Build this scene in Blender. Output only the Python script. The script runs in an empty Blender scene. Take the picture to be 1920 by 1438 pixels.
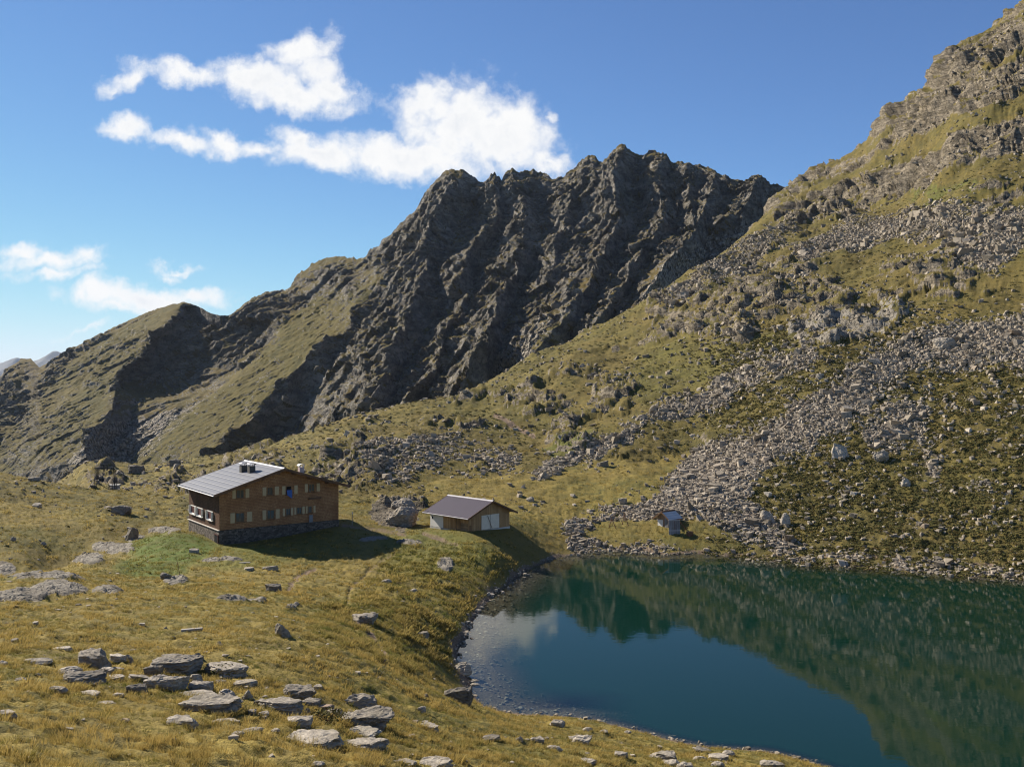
import bpy, bmesh, math, random, os, time
import numpy as np
from mathutils import Vector, Matrix
T0 = time.time()
def log(s): print('[%.1fs] %s' % (time.time() - T0, s), flush=True)
Q = 1.0          # tessellation factor
scene = bpy.context.scene
COL = scene.collection
F, CX, HY, HC = 1867.0, 960.0, 700.0, 26.5          # focal length in photo px, principal column, horizon row, eye height above the lake
rng = np.random.default_rng(7)
random.seed(7)

# ------------------------------------------------------------------ noise
_P = np.random.default_rng(3).permutation(256).astype(np.int32)
_P = np.concatenate([_P, _P, _P])
_a = np.linspace(0, 2 * np.pi, 16, endpoint=False)
_G2 = np.stack([np.cos(_a), np.sin(_a)], 1).astype(np.float32)
_G3 = np.array([[1,1,0],[-1,1,0],[1,-1,0],[-1,-1,0],[1,0,1],[-1,0,1],[1,0,-1],[-1,0,-1],
                [0,1,1],[0,-1,1],[0,1,-1],[0,-1,-1],[1,1,0],[-1,1,0],[0,-1,1],[0,-1,-1]], np.float32)
def _fade(t): return t * t * t * (t * (t * 6 - 15) + 10)
def n2(x, y, s=0):
    x = x.astype(np.float32) + np.float32(s * 17.31); y = y.astype(np.float32) + np.float32(s * 9.77)
    xi = np.floor(x); yi = np.floor(y); xf = x - xi; yf = y - yi
    xi = xi.astype(np.int32) & 255; yi = yi.astype(np.int32) & 255
    u = _fade(xf); v = _fade(yf)
    def g(i, j):
        h = _P[_P[(xi + i)] + yi + j] & 15
        return _G2[h, 0] * (xf - i) + _G2[h, 1] * (yf - j)
    a = g(0, 0); b = g(1, 0); c = g(0, 1); d = g(1, 1)
    a = a + u * (b - a); c = c + u * (d - c)
    return (a + v * (c - a)) * 1.5
def n3(x, y, z, s=0):
    x = x.astype(np.float32) + np.float32(s * 17.31); y = y.astype(np.float32) + np.float32(s * 9.77); z = z.astype(np.float32) + np.float32(s * 5.13)
    xi = np.floor(x); yi = np.floor(y); zi = np.floor(z); xf = x - xi; yf = y - yi; zf = z - zi
    xi = xi.astype(np.int32) & 255; yi = yi.astype(np.int32) & 255; zi = zi.astype(np.int32) & 255
    u = _fade(xf); v = _fade(yf); w = _fade(zf)
    def g(i, j, k):
        h = _P[_P[_P[xi + i] + yi + j] + zi + k] & 15
        return _G3[h, 0] * (xf - i) + _G3[h, 1] * (yf - j) + _G3[h, 2] * (zf - k)
    def pl(k):
        a = g(0, 0, k); a = a + u * (g(1, 0, k) - a)
        c = g(0, 1, k); c = c + u * (g(1, 1, k) - c)
        return a + v * (c - a)
    a = pl(0); b = pl(1)
    return a + w * (b - a)
def fbm2(x, y, lam, o=4, s=0, gain=0.5):
    r = 0; a = 1.0; t = 0.0
    for k in range(o):
        r = r + a * n2(x / lam, y / lam, s + k); t += a; a *= gain; lam /= 2.03
    return r / t
def ridg3(x, y, z, lam, o=5, s=0, gain=0.55):
    r = 0; a = 1.0; t = 0.0; pr = 1.0
    for k in range(o):
        v = 1 - np.abs(n3(x / lam, y / lam, z / lam, s + k)) * 1.8
        v = np.clip(v, 0, 1) ** 1.6
        r = r + a * v * pr; t += a; pr = np.clip(v * 1.4, 0, 1); a *= gain; lam /= 2.1
    return r / t
def bil3(x, y, z, lam, o=4, s=0, gain=0.5):
    r = 0; a = 1.0; t = 0.0
    for k in range(o):
        r = r + a * np.clip(np.abs(n3(x / lam, y / lam, z / lam, s + k)) * 2.2, 0, 1.2); t += a; a *= gain; lam /= 2.1
    return r / t
_R = np.random.default_rng(11).random((256, 7)).astype(np.float32)
def facet(x, y, z, lam, s=0):
    """fractured rock: every cell is a flat plate with its own offset and tilt"""
    x = (x / lam).astype(np.float32) + np.float32(s * 3.7); y = (y / lam).astype(np.float32) + np.float32(s * 1.9); z = (z / lam).astype(np.float32) + np.float32(s * 2.3)
    xi = np.floor(x).astype(np.int32); yi = np.floor(y).astype(np.int32); zi = np.floor(z).astype(np.int32)
    best = np.full(x.shape, 9e9, np.float32); out = np.zeros(x.shape, np.float32)
    for i in (-1, 0, 1):
        hx = _P[(xi + i) & 255]
        for j in (-1, 0, 1):
            hy = _P[hx + ((yi + j) & 255)]
            for k in (-1, 0, 1):
                r = _R[_P[hy + ((zi + k) & 255)]]
                dx = x - (xi + i) - r[..., 0]; dy = y - (yi + j) - r[..., 1]; dz = z - (zi + k) - r[..., 2]
                d = dx * dx + dy * dy + dz * dz; m_ = d < best
                best = np.where(m_, d, best); out = np.where(m_, r[..., 3] - .5 + 1.1 * ((r[..., 4] - .5) * dx + (r[..., 5] - .5) * dy + (r[..., 6] - .5) * dz), out)
    return out
def sst(e0, e1, x):
    t = np.clip((x - e0) / (e1 - e0), 0, 1); return t * t * (3 - 2 * t)
def pip(poly, x, y):
    ins = np.zeros(x.shape, bool); n = len(poly)
    for i in range(n):
        x0, y0 = poly[i]; x1, y1 = poly[(i + 1) % n]
        if y0 == y1: continue
        c = (y0 > y) != (y1 > y)
        ins ^= c & (x < (x1 - x0) * (y - y0) / (y1 - y0) + x0)
    return ins
def segdist(poly, x, y, closed=False, signed=False):
    """distance to a polyline, parameter along it and side (+ = right of travel when drawn downwards)"""
    best = np.full(x.shape, 1e9, np.float32); tt = np.zeros(x.shape, np.float32); sd = np.ones(x.shape, np.float32)
    P = list(poly) + ([poly[0]] if closed else []); m = len(P) - 1
    for i in range(m):
        x0, y0 = P[i]; x1, y1 = P[i + 1]; dx, dy = x1 - x0, y1 - y0
        t = np.clip(((x - x0) * dx + (y - y0) * dy) / (dx * dx + dy * dy), 0, 1)
        d = np.hypot(x - x0 - t * dx, y - y0 - t * dy)
        k = d < best
        best = np.where(k, d, best); tt = np.where(k, (i + t) / m, tt)
        if signed: sd = np.where(k, np.sign(-(dx * (y - y0) - dy * (x - x0))), sd)
    return best, tt, sd
def tps_fit(P, V, basis, lamb=1e-4):
    n = len(P); r = np.linalg.norm(P[:, None] - P[None], axis=2)
    K = np.where(r > 0, r * r * np.log(r + 1e-12), 0) + lamb * np.eye(n)
    B = basis(P); m = B.shape[1]
    A = np.zeros((n + m, n + m)); A[:n, :n] = K; A[:n, n:] = B; A[n:, :n] = B.T
    return np.linalg.solve(A, np.concatenate([V, np.zeros(m)]))
def tps_eval(P, w, X, basis):
    out = np.empty(len(X))
    for i in range(0, len(X), 20000):
        x = X[i:i + 20000]; r = np.linalg.norm(x[:, None] - P[None], axis=2)
        K = np.where(r > 0, r * r * np.log(r + 1e-12), 0)
        out[i:i + 20000] = K @ w[:len(P)] + basis(x) @ w[len(P):]
    return out
def bilin(G, fi, fj):
    i = np.clip(np.floor(fi).astype(int), 0, G.shape[0] - 2); j = np.clip(np.floor(fj).astype(int), 0, G.shape[1] - 2)
    a = fi - i; b = fj - j
    return (G[i, j] * (1 - a) + G[i + 1, j] * a) * (1 - b) + (G[i, j + 1] * (1 - a) + G[i + 1, j + 1] * a) * b

# ------------------------------------------------------------------ mesh / object helpers
def np_mesh(name, V, Fq, smooth=True, attrs=None, mats=()):
    """V (n,3) float, Fq (m,k) int array with constant k"""
    me = bpy.data.meshes.new(name)
    V = np.ascontiguousarray(V, np.float32); Fq = np.ascontiguousarray(Fq, np.int32); m, k = Fq.shape
    me.vertices.add(len(V)); me.vertices.foreach_set('co', V.ravel())
    me.loops.add(m * k); me.loops.foreach_set('vertex_index', Fq.ravel())
    me.polygons.add(m)
    me.polygons.foreach_set('loop_start', np.arange(0, m * k, k, dtype=np.int32))
    me.polygons.foreach_set('loop_total', np.full(m, k, np.int32))
    me.polygons.foreach_set('use_smooth', np.full(m, smooth, bool))
    for nm, arr in (attrs or {}).items():
        a = me.attributes.new(nm, 'FLOAT_COLOR', 'POINT'); a.data.foreach_set('color', np.ascontiguousarray(arr, np.float32).ravel())
    for mt in mats: me.materials.append(mt)
    me.update(calc_edges=True)
    return me
def grid_faces(nc, nr):
    i = np.arange(nc - 1)[:, None] * nr + np.arange(nr - 1)[None]
    return np.stack([i, i + nr, i + nr + 1, i + 1], -1).reshape(-1, 4)
def link(name, me, parent=None, label=None, cat=None, group=None, kind=None, loc=None):
    o = bpy.data.objects.new(name, me); COL.objects.link(o)
    if parent: o.parent = parent
    if loc is not None: o.location = loc
    if label: o['label'] = label
    if cat: o['category'] = cat
    if group: o['group'] = group
    if kind: o['kind'] = kind
    return o
def thing(name, label, cat, loc=(0, 0, 0), rotz=0, group=None):
    o = link(name, None, None, label, cat, group, None, loc); o.rotation_euler = (0, 0, rotz); return o

# ------------------------------------------------------------------ materials
class NT:
    def __init__(s, tree): s.t = tree; tree.nodes.clear()
    def n(s, typ, **kw):
        nd = s.t.nodes.new(typ)
        for k, v in kw.items(): setattr(nd, k, v)
        return nd
    def l(s, a, b): s.t.links.new(a, b)
    def val(s, sock, v):
        if hasattr(v, 'is_output') or isinstance(v, bpy.types.NodeSocket): s.l(v, sock)
        elif isinstance(v, (tuple, list)) and len(v) == 3 and sock.type == 'RGBA': sock.default_value = (*v, 1)
        else: sock.default_value = v
    def math(s, op, a, b=None, c=None, clamp=False):
        nd = s.n('ShaderNodeMath', operation=op, use_clamp=clamp)
        for i, v in enumerate((a, b, c)):
            if v is not None: s.val(nd.inputs[i], v)
        return nd.outputs[0]
    def vmath(s, op, a, b=None):
        nd = s.n('ShaderNodeVectorMath', operation=op)
        s.val(nd.inputs[0], a)
        if b is not None: s.val(nd.inputs[1] if op != 'SCALE' else nd.inputs[3], b)
        return nd.outputs[1] if op in ('LENGTH', 'DOT_PRODUCT') else nd.outputs[0]
    def mix(s, f, a, b, blend='MIX'):
        nd = s.n('ShaderNodeMix', data_type='RGBA', blend_type=blend)
        s.val(nd.inputs[0], f); s.val(nd.inputs[6], a); s.val(nd.inputs[7], b)
        return nd.outputs[2]
    def noise(s, vec, scale, detail=4, rough=0.55, dist=0.0):
        nd = s.n('ShaderNodeTexNoise'); s.l(vec, nd.inputs['Vector'])
        nd.inputs['Scale'].default_value = scale; nd.inputs['Detail'].default_value = detail
        nd.inputs['Roughness'].default_value = rough; nd.inputs['Distortion'].default_value = dist
        return nd.outputs[0]
    def vor(s, vec, scale, feature='F1', out=0, rnd=1.0):
        nd = s.n('ShaderNodeTexVoronoi', feature=feature); s.l(vec, nd.inputs['Vector']); nd.inputs['Scale'].default_value = scale
        nd.inputs['Randomness'].default_value = rnd
        return nd.outputs[out]
    def ramp(s, f, e0, e1):
        nd = s.n('ShaderNodeMapRange', interpolation_type='SMOOTHSTEP'); s.l(f, nd.inputs[0])
        nd.inputs[1].default_value = e0; nd.inputs[2].default_value = e1
        return nd.outputs[0]
    def pos(s): return s.n('ShaderNodeNewGeometry').outputs['Position']
    def obj(s): return s.n('ShaderNodeTexCoord').outputs['Object']
    def scl(s, vec, v):
        return s.vmath('MULTIPLY', vec, v)
    def attr(s, name):
        nd = s.n('ShaderNodeAttribute', attribute_name=name); sp = s.n('ShaderNodeSeparateColor'); s.l(nd.outputs['Color'], sp.inputs[0])
        return sp.outputs[0], sp.outputs[1], sp.outputs[2], nd.outputs['Alpha']
    def bump(s, h, strength, dist, normal=None):
        nd = s.n('ShaderNodeBump'); nd.inputs['Strength'].default_value = strength; nd.inputs['Distance'].default_value = dist
        s.l(h, nd.inputs['Height'])
        if normal is not None: s.l(normal, nd.inputs['Normal'])
        return nd.outputs[0]
    def out(s, color, rough=0.9, normal=None, spec=0.2, metal=0.0):
        b = s.n('ShaderNodeBsdfPrincipled'); s.val(b.inputs['Base Color'], color); s.val(b.inputs['Roughness'], rough)
        b.inputs['Specular IOR Level'].default_value = spec; b.inputs['Metallic'].default_value = metal
        if normal is not None: s.l(normal, b.inputs['Normal'])
        o = s.n('ShaderNodeOutputMaterial'); s.l(b.outputs[0], o.inputs[0]); return b
def mat(name):
    m = bpy.data.materials.new(name); m.use_nodes = True
    return m, NT(m.node_tree)
def normals(X, Y, Zz):
    P = np.stack([X, Y, Zz], -1)
    du = np.empty_like(P); du[1:-1] = P[2:] - P[:-2]; du[0] = P[1] - P[0]; du[-1] = P[-1] - P[-2]
    dv = np.empty_like(P); dv[:, 1:-1] = P[:, 2:] - P[:, :-2]; dv[:, 0] = P[:, 1] - P[:, 0]; dv[:, -1] = P[:, -1] - P[:, -2]
    N = np.cross(du, dv); N /= np.linalg.norm(N, axis=-1, keepdims=True) + 1e-9
    return N
# ------------------------------------------------------------------ terrain: control points (photo column, photo row, metres ahead)
CP = """
-900 2100 3 ; 400 2085 3 ; 960 2060 3.2 ; 1500 2040 3.4 ; 2700 2020 3.5
-900 1600 12 ; 0 1600 14 ; 600 1600 19 ; 1000 1600 24 ; 1400 1600 36 ; 1800 1590 50 ; 2300 1560 60
-900 1440 16 ; -400 1440 18 ; 0 1438 20 ; 300 1438 24 ; 600 1438 28 ; 900 1438 36 ; 1200 1438 50 ; 1400 1438 58 ; 1550 1441 65
-400 1340 24 ; 0 1340 28 ; 300 1330 34 ; 500 1330 37 ; 700 1372 38 ; 850 1380 45 ; 1000 1392 51
-400 1250 36 ; 50 1240 42 ; 320 1255 45 ; 550 1270 46 ; 750 1300 52 ; 850 1310 66
-300 1185 48 ; 100 1180 55 ; 350 1180 58 ; 550 1190 60 ; 700 1220 66 ; 800 1260 76
80 1118 72 ; 300 1120 78 ; 450 1120 84 ; 600 1150 84 ; 720 1150 90 ; 800 1175 95 ; 850 1190 97
-200 1110 74 ; 60 1085 82 ; 230 1080 97 ; 400 1074 107 ; 550 1085 108 ; 700 1090 110 ; 800 1100 113 ; 870 1105 116 ; 920 1095 121
130 1072 96 ; 200 1045 110 ; 250 1055 114 ; 300 1020 126 ; 330 995 134 ; 353 999 141 ; 412 1021 131 ; 330 1028 124 ; 470 1048 119 ; 600 1060 120 ; 700 1050 125 ; 740 1028 131
560 1005 136 ; 640 984 142 ; 635 970 150 ; 480 985 146 ; 480 962 158 ; 700 990 145 ; 750 1005 140
808 989 146 ; 880 996 140 ; 957 987 146 ; 880 980 152 ; 780 1000 141 ; 960 1008 143 ; 1010 1015 147 ; 860 1040 129 ; 930 1050 129 ; 1000 1032 142 ; 800 1050 125 ; 830 1085 117
240 1012 148 ; 150 1060 133 ; 100 1075 128 ; 30 1085 118 ; -100 1080 115
-700 1000 140 ; 0 1000 140 ; 100 1000 145 ; 200 990 150 ; 50 1040 127 ; 100 950 168 ; 260 970 165 ; 330 965 170
-900 885 190 ; -300 888 192 ; 0 888 195 ; 100 905 192 ; 200 925 188 ; 340 938 182
-300 930 270 ; 0 955 270 ; 120 950 240 ; 240 915 218
150 905 232 ; 150 874 252 ; 250 873 258 ; 340 905 215 ; 340 870 250 ; 180 915 226 ; 260 890 240
150 960 340 ; 340 930 330 ; -300 990 400 ; 0 990 360
430 910 200 ; 420 857 245 ; 500 930 178 ; 500 885 205 ; 520 836 240 ; 590 802 252 ; 500 900 320
650 922 178 ; 700 945 168 ; 700 905 184 ; 700 860 205 ; 700 810 228 ; 640 788 258 ; 740 776 258 ; 700 850 340
800 935 175 ; 800 895 190 ; 800 850 208 ; 800 800 235 ; 850 744 275 ; 880 745 280 ; 880 850 210 ; 880 790 242 ; 880 815 370
1000 945 171 ; 1000 890 190 ; 1000 850 207 ; 1000 780 242 ; 1000 700 287 ; 940 700 300 ; 1030 652 330 ; 1030 735 430
1100 985 160 ; 1120 960 167 ; 1100 900 185
1180 1010 152 ; 1255 988 155 ; 1255 970 160 ; 1200 955 166 ; 1200 900 182 ; 1290 848 202 ; 1200 840 205 ; 1200 800 217 ; 1200 700 257 ; 1200 640 292 ; 1150 605 335 ; 1200 670 440
1300 1000 152 ; 1350 960 158 ; 1350 900 176 ; 1380 800 203 ; 1350 700 236
1500 1000 150 ; 1500 900 168 ; 1500 800 189 ; 1500 700 215 ; 1500 640 236 ; 1500 560 274 ; 1500 500 308
1350 640 258 ; 1330 560 300 ; 1260 535 350 ; 1400 500 330 ; 1400 435 420 ; 1480 400 420 ; 1490 352 500
1300 580 480 ; 1440 470 600 ; 1560 400 640
1560 314 490 ; 1620 280 470 ; 1660 230 460 ; 1700 200 450 ; 1740 165 445 ; 1780 100 440 ; 1830 75 435 ; 1880 52 430 ; 1920 15 425
1600 430 350 ; 1600 360 410 ; 1700 400 335 ; 1700 330 380
1800 1000 144 ; 1800 900 158 ; 1800 800 176 ; 1800 700 198 ; 1800 600 222 ; 1800 500 254 ; 1800 400 298 ; 1800 350 320 ; 1800 220 370
1700 330 620 ; 1900 200 580 ; 2100 60 560 ; 2400 0 560
1920 1000 140 ; 1940 900 152 ; 2000 700 185 ; 2000 500 232 ; 2000 350 285 ; 2000 100 360 ; 2000 -70 410 ; 2100 -200 440
2350 1100 118 ; 2500 1000 128 ; 2500 700 165 ; 2500 350 240 ; 2500 -100 330 ; 2800 700 150 ; 2800 300 220 ; 2800 -200 300 ; 2600 1300 80 ; 2600 1420 60
"""
CPA = np.array([[float(v) for v in t.split()] for t in CP.replace('\n', ';').split(';') if t.strip()])
SHORE_PX = [(1560,1444),(1500,1424),(1440,1409),(1370,1404),(1330,1402),(1250,1385),(1200,1370),(1140,1355),(1080,1343),(1000,1338),(940,1333),(905,1322),(886,1300),(878,1270),(866,1250),(857,1236),(860,1215),(872,1200),(880,1180),(890,1160),(903,1140),(926,1115),(945,1103),(962,1088),(990,1068),(1020,1055),(1050,1044),(1090,1037),(1140,1031),(1200,1033),(1250,1041),(1300,1037),(1360,1041),(1420,1048),(1500,1056),(1600,1061),(1700,1069),(1800,1078),(1920,1085),(2060,1100),(2250,1150),(2400,1250),(2350,1390),(2100,1470),(1800,1490)]
def px2lake(px, py):
    d = F * HC / (py - HY); return ((px - CX) / F * d, d)
SHORE = [px2lake(*p) for p in SHORE_PX]
extra = np.array([[a, b, F * HC / (b - HY)] for a, b in SHORE_PX])
CPA = np.concatenate([CPA, extra])
SA, SB = 1 / 350., 2.6
def bas(P):
    px = P[:, 0]; d = np.exp(P[:, 1] / SB); u = 30 / d
    return np.stack([np.ones(len(P)), px, P[:, 1], u, px * u], 1)
Pn = np.stack([CPA[:, 0] * SA, np.log(CPA[:, 2]) * SB], 1)
# one point per place
_, keep = np.unique(np.round(Pn, 3), axis=0, return_index=True); Pn = Pn[keep]; CPV = CPA[keep, 1]
W = tps_fit(Pn, CPV, bas, 3e-3)
gpx = np.linspace(-900, 2800, 420); gld = np.linspace(math.log(3.2), math.log(650), 380)
GX, GL = np.meshgrid(gpx, gld, indexing='ij')
GPY = tps_eval(Pn, W, np.stack([GX.ravel() * SA, GL.ravel() * SB], 1), bas).reshape(GX.shape)
log('tps')
st = 1.75 / Q
PXA = np.concatenate([np.arange(-900, -140, 9 / Q), np.arange(-140, 2060, st), np.arange(2060, 2801, 9 / Q)])
NR = int(1060 * Q)
LD = np.linspace(math.log(3.4), math.log(640), NR); DD = np.exp(LD)
NC = len(PXA)
fi = (PXA - gpx[0]) / (gpx[1] - gpx[0]); fj = (LD - gld[0]) / (gld[1] - gld[0])
FI, FJ = np.meshgrid(fi, fj, indexing='ij')
PY0 = bilin(GPY, FI, FJ)
AD = np.broadcast_to(DD[None], PY0.shape).astype(np.float32)
APX = np.broadcast_to(PXA[:, None], PY0.shape).astype(np.float32)
AX = (APX - CX) / F * AD
Z = (HC - (PY0 - HY) / F * AD).astype(np.float32)
# lake bed and banks
sd, _, _ = segdist(SHORE, AX, AD, closed=True)
inside = pip(SHORE, AX, AD)
sdn = sd + 0.5 * fbm2(AX, AD, 5.0, 3, 41) * np.clip(sd, 0, 1)
zout = np.clip(Z, 0.03 + 0.07 * sd, 0.06 + 0.75 * sd)
zin = -np.clip(0.04 + 0.13 * sd + 0.012 * sd ** 2, 0, 7)
Z = np.where(inside, zin, np.where(sd < 14, zout + (Z - zout) * sst(5, 14, sd), Z))
AY = AD.copy()
log('base')
# --- masks, in the photo's rows of the undisplaced surface
PYB = HY - (Z - HC) / AD * F
near = AD < 125
wx = 34 * fbm2(AX, AD + Z, 14., 4, 3); wy = 26 * fbm2(AX, AD + Z, 14., 4, 8)
wx2 = 9 * fbm2(AX, AD + Z, 3.5, 3, 13); wy2 = 7 * fbm2(AX, AD + Z, 3.5, 3, 18)
QX = APX + wx + wx2; QY = PYB + wy + wy2
def area(poly, lo=128, hi=640): return (pip(poly, QX, QY) & (AD > lo) & (AD < hi)).astype(np.float32)
def blob(cx, cy, rx, ry, amt=1.0):
    q = np.hypot((APX + 0.5 * wx2 * 2 - cx) / rx, (PYB + 0.35 * wy2 * 2 - cy) / ry)
    return amt * sst(1.25, 0.75, q)
rock = np.zeros_like(Z); scree = np.zeros_like(Z); shrub = np.zeros_like(Z); dirt = np.zeros_like(Z); green = np.zeros_like(Z); gold = np.zeros_like(Z)
# right-hand mountain crags
rock = np.maximum(rock, area([(1440,420),(1470,340),(1560,290),(1680,170),(1800,60),(1980,-120),(2500,-300),(2500,300),(1930,330),(1830,370),(1790,350),(1700,350),(1640,380),(1560,420),(1500,450)], 250) * 0.8)
for pl in ([(1210,610),(1230,560),(1320,520),(1400,490),(1500,478),(1570,500),(1555,540),(1590,575),(1540,585),(1450,600),(1400,640),(1290,628)],
           [(1510,560),(1560,520),(1600,560),(1580,590),(1520,595)],
           [(1640,520),(1700,470),(1780,455),(1835,515),(1800,560),(1740,550),(1690,500)],
           [(1480,610),(1560,590),(1680,560),(1720,590),(1640,630),(1560,650),(1500,660)],
           [(1095,700),(1130,685),(1190,700),(1205,730),(1160,755),(1110,755)],
           [(1020,830),(1030,790),(1080,780),(1090,800),(1060,840)],
           [(945,750),(1000,730),(1060,745),(1080,770),(1020,780),(950,770)],
           [(560,900),(590,850),(660,810),(740,830),(730,880),(680,920),(600,930)],
           [(400,880),(440,850),(520,840),(560,870),(540,930),(480,940),(430,930)],
           [(690,962),(715,938),(792,938),(785,970),(750,988),(705,985)],
           [(850,790),(900,785),(900,810),(860,820)],
           [(280,905),(340,885),(420,880),(440,930),(340,935)],
           [(150,900),(200,880),(230,905),(190,925)],
           ):
    rock = np.maximum(rock, area(pl) * 0.95)
lefth = sst(440, 290, APX + wx)
slope_r = (sst(1270, 1400, QX) * sst(575, 640, QY) * (AD > 127)).astype(np.float32)
mid = ((AD > 165) * (1 - slope_r)).astype(np.float32)
rock = np.maximum(rock, mid * 0.9 * sst(0.17, 0.34, fbm2(AX, AD, 22., 4, 21)) * (1 - blob(1240, 805, 70, 50)) * (1 - blob(560, 866, 34, 22)) * sst(560, 720, APX) * (1 - 0.8 * area([(790,950),(820,905),(1000,880),(1300,835),(1300,860),(1200,960),(1100,985)])))
pale = area([(1480,610),(1560,590),(1680,560),(1720,590),(1640,630),(1560,650),(1500,660)])
# near outcrops
outc = np.zeros_like(Z)
for b in [(110,1108,52,14),(60,1118,40,9),(200,1108,30,9),(90,1085,64,6),(20,1124,40,8),(210,1030,40,12),(165,1050,30,10),(250,1008,22,8),(205,1033,20,9),(310,994,34,5),(420,1052,40,3),(330,1090,22,5),(440,1130,34,4),(0,1070,30,14),(765,1018,22,5),(835,1058,16,12),(700,1012,30,4),(480,1128,16,3),(545,1140,14,3)]:
    outc = np.maximum(outc, blob(*b) * (AD < 165))
rock = np.maximum(rock, outc * 0.95)
# scree
S1 = [(1530,650),(1400,700),(1300,745),(1130,822),(990,885),(1000,900),(1140,850),(1310,770),(1420,728),(1540,690)]
S2 = [(2300,480),(1960,540),(1900,590),(1740,625),(1640,665),(1545,735),(1440,795),(1330,840),(1300,850),(1240,925),(1110,975),(1060,990),(1090,1005),(1210,985),(1300,975),(1350,1000),(1420,1020),(1460,1045),(1540,1045),(1470,1000),(1400,920),(1420,880),(1500,840),(1600,790),(1640,740),(1700,690),(1800,680),(1960,690),(2300,660)]
S3 = [(1480,470),(1560,430),(1700,385),(1930,400),(1925,455),(1860,520),(1820,500),(1780,450),(1690,455),(1600,470),(1520,490)]
S4 = [(1640,760),(1760,760),(1730,830),(1640,850),(1610,800)]
S5 = [(1725,840),(1760,840),(1765,900),(1735,910)]
S6 = [(640,870),(720,820),(800,815),(900,830),(980,850),(960,880),(860,880),(780,910),(720,910)]
S7 = [(1330,500),(1440,430),(1500,420),(1460,470),(1380,520),(1300,560),(1240,590),(1230,570)]
S8 = [(1060,1008),(1130,1004),(1240,1018),(1290,1036),(1200,1036),(1120,1036),(1060,1046)]
S9 = [(1440,1030),(1560,1035),(1700,1040),(1990,1060),(1990,1100),(1800,1082),(1600,1064),(1450,1050)]
for pl, a in ((S1, 0.9), (S2, 1.0), (S3, .62), (S4, 0.75), (S5, 0.7), (S6, 0.36), (S7, .45), (S8, 0.9), (S9, .5)):
    scree = np.maximum(scree, area(pl, 120) * a)
sp = fbm2(AX, AD + Z, 9., 4, 31)
scree = np.maximum(scree, slope_r * 0.75 * sst(0.22, 0.42, sp))
sps = fbm2(AX, AD + Z, 3.2, 3, 35)
def blur(A, n):
    for _ in range(n):
        A = A.copy(); A[1:-1] = (A[:-2] + 2 * A[1:-1] + A[2:]) / 4; A[:, 1:-1] = (A[:, :-2] + 2 * A[:, 1:-1] + A[:, 2:]) / 4
    return A
lawn = blur(area([(1070,998),(1140,984),(1235,979),(1300,984),(1350,1006),(1335,1024),(1240,1013),(1130,1003)], 120), int(8 * Q))
scree = np.clip(blur(scree, int(30 * Q)) * (1 - lawn) * (1.0 + 1.1 * sps + .8 * sp) - .04, 0, 1)
rock *= (1 - np.clip(scree, 0, 1)) * (1 - blob(560, 868, 40, 24))
# shore gravel belt
bank = sst(1.5, 0.2, sd + 1.1 * fbm2(AX, AD, 4., 3, 51)) * (~inside)
dirt = np.maximum(dirt, 0.75 * bank)
shrub = np.maximum(shrub, slope_r * (0.5 + 0.5 * sst(-0.2, 0.15, fbm2(AX, AD + Z, 5., 3, 61) + 0.10 * sst(1380, 1800, APX))) * (1 - scree))
shrub = np.maximum(shrub, 0.9 * area([(1000,880),(1140,845),(1310,765),(1500,710),(1460,770),(1330,835),(1180,860)]) * (1 - scree))
shrub = np.maximum(shrub, mid * (.42 + .45 * sst(-.2, .25, fbm2(AX, AD + Z, 8., 4, 66))) * (1 - area([(790,950),(820,905),(1000,880),(1300,835),(1300,860),(1200,960),(1100,985)])) * (1 - scree))
shrub = np.maximum(shrub, 0.35 * ((AD > 125) * lefth) * sst(-0.1, 0.2, fbm2(AX, AD, 6., 3, 64)))
tuss = (blob(790, 1140, 120, 110) + blob(700, 1200, 110, 70) + blob(840, 1060, 110, 40) + blob(640, 1170, 60, 40)).clip(0, 1) * (AD < 150) * (AD > 62)
green = np.maximum(green, 1.0 * blob(325, 1030, 85, 30) * (AD > 100)); green = np.maximum(green, 0.9 * blob(285, 1062, 70, 20) * (AD > 90))
green = np.maximum(green, 0.45 * blob(430, 1045, 110, 22)); green = np.maximum(green, 0.35 * blob(820, 1040, 110, 45) * (AD > 100))
green = np.maximum(green, 0.55 * area([(1010,840),(1060,815),(1110,800),(1100,830),(1040,860)]))
green = np.maximum(green, 0.7 * area([(1700,350),(1800,345),(1830,370),(1740,370)], 200))
green = np.maximum(green, 0.18 * area([(1180,660),(1300,640),(1500,620),(1470,680),(1330,730),(1200,760)]))
gold = np.maximum(sst(70, 25, AD), .6 * sst(135, 110, AD)) + 0.8 * area([(0,870),(350,860),(350,960),(0,1000)]) * 0.7 + 0.3 * area([(130,860),(900,740),(1000,700),(640,830),(350,900)])
gold = np.clip(gold + 0.4 * area([(790,950),(820,905),(1000,880),(1300,835),(1300,860),(1200,960),(1100,985)]), 0, 1)
for pl, wd, am in (([(740,1035),(690,1070),(655,1105),(650,1140),(665,1160)], 4, .45), ([(665,1160),(690,1180),(715,1215),(725,1240)], 5, .7), ([(930,780),(960,795),(1000,812)], 4, .9), ([(795,1000),(830,1010),(855,1020)], 5, .55),
                   ([(590,1065),(560,1080),(540,1110)], 5, .6), ([(1440,1040),(1490,1048),(1530,1040),(1620,1042),(1750,1056),(1860,1060)], 3, .8), ([(640,984),(700,992),(760,1003)], 4, .5)):
    dd_, _, _ = segdist(pl, APX + wx2 * .5, PYB + wy2 * .3); dirt = np.maximum(dirt, am * sst(1.4, 0.6, dd_ / wd))
    Z = Z - 0.12 * sst(1.3, 0.4, dd_ / wd) * (AD > 60)
log('masks')
NB = normals(AX, AY, Z)
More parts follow.
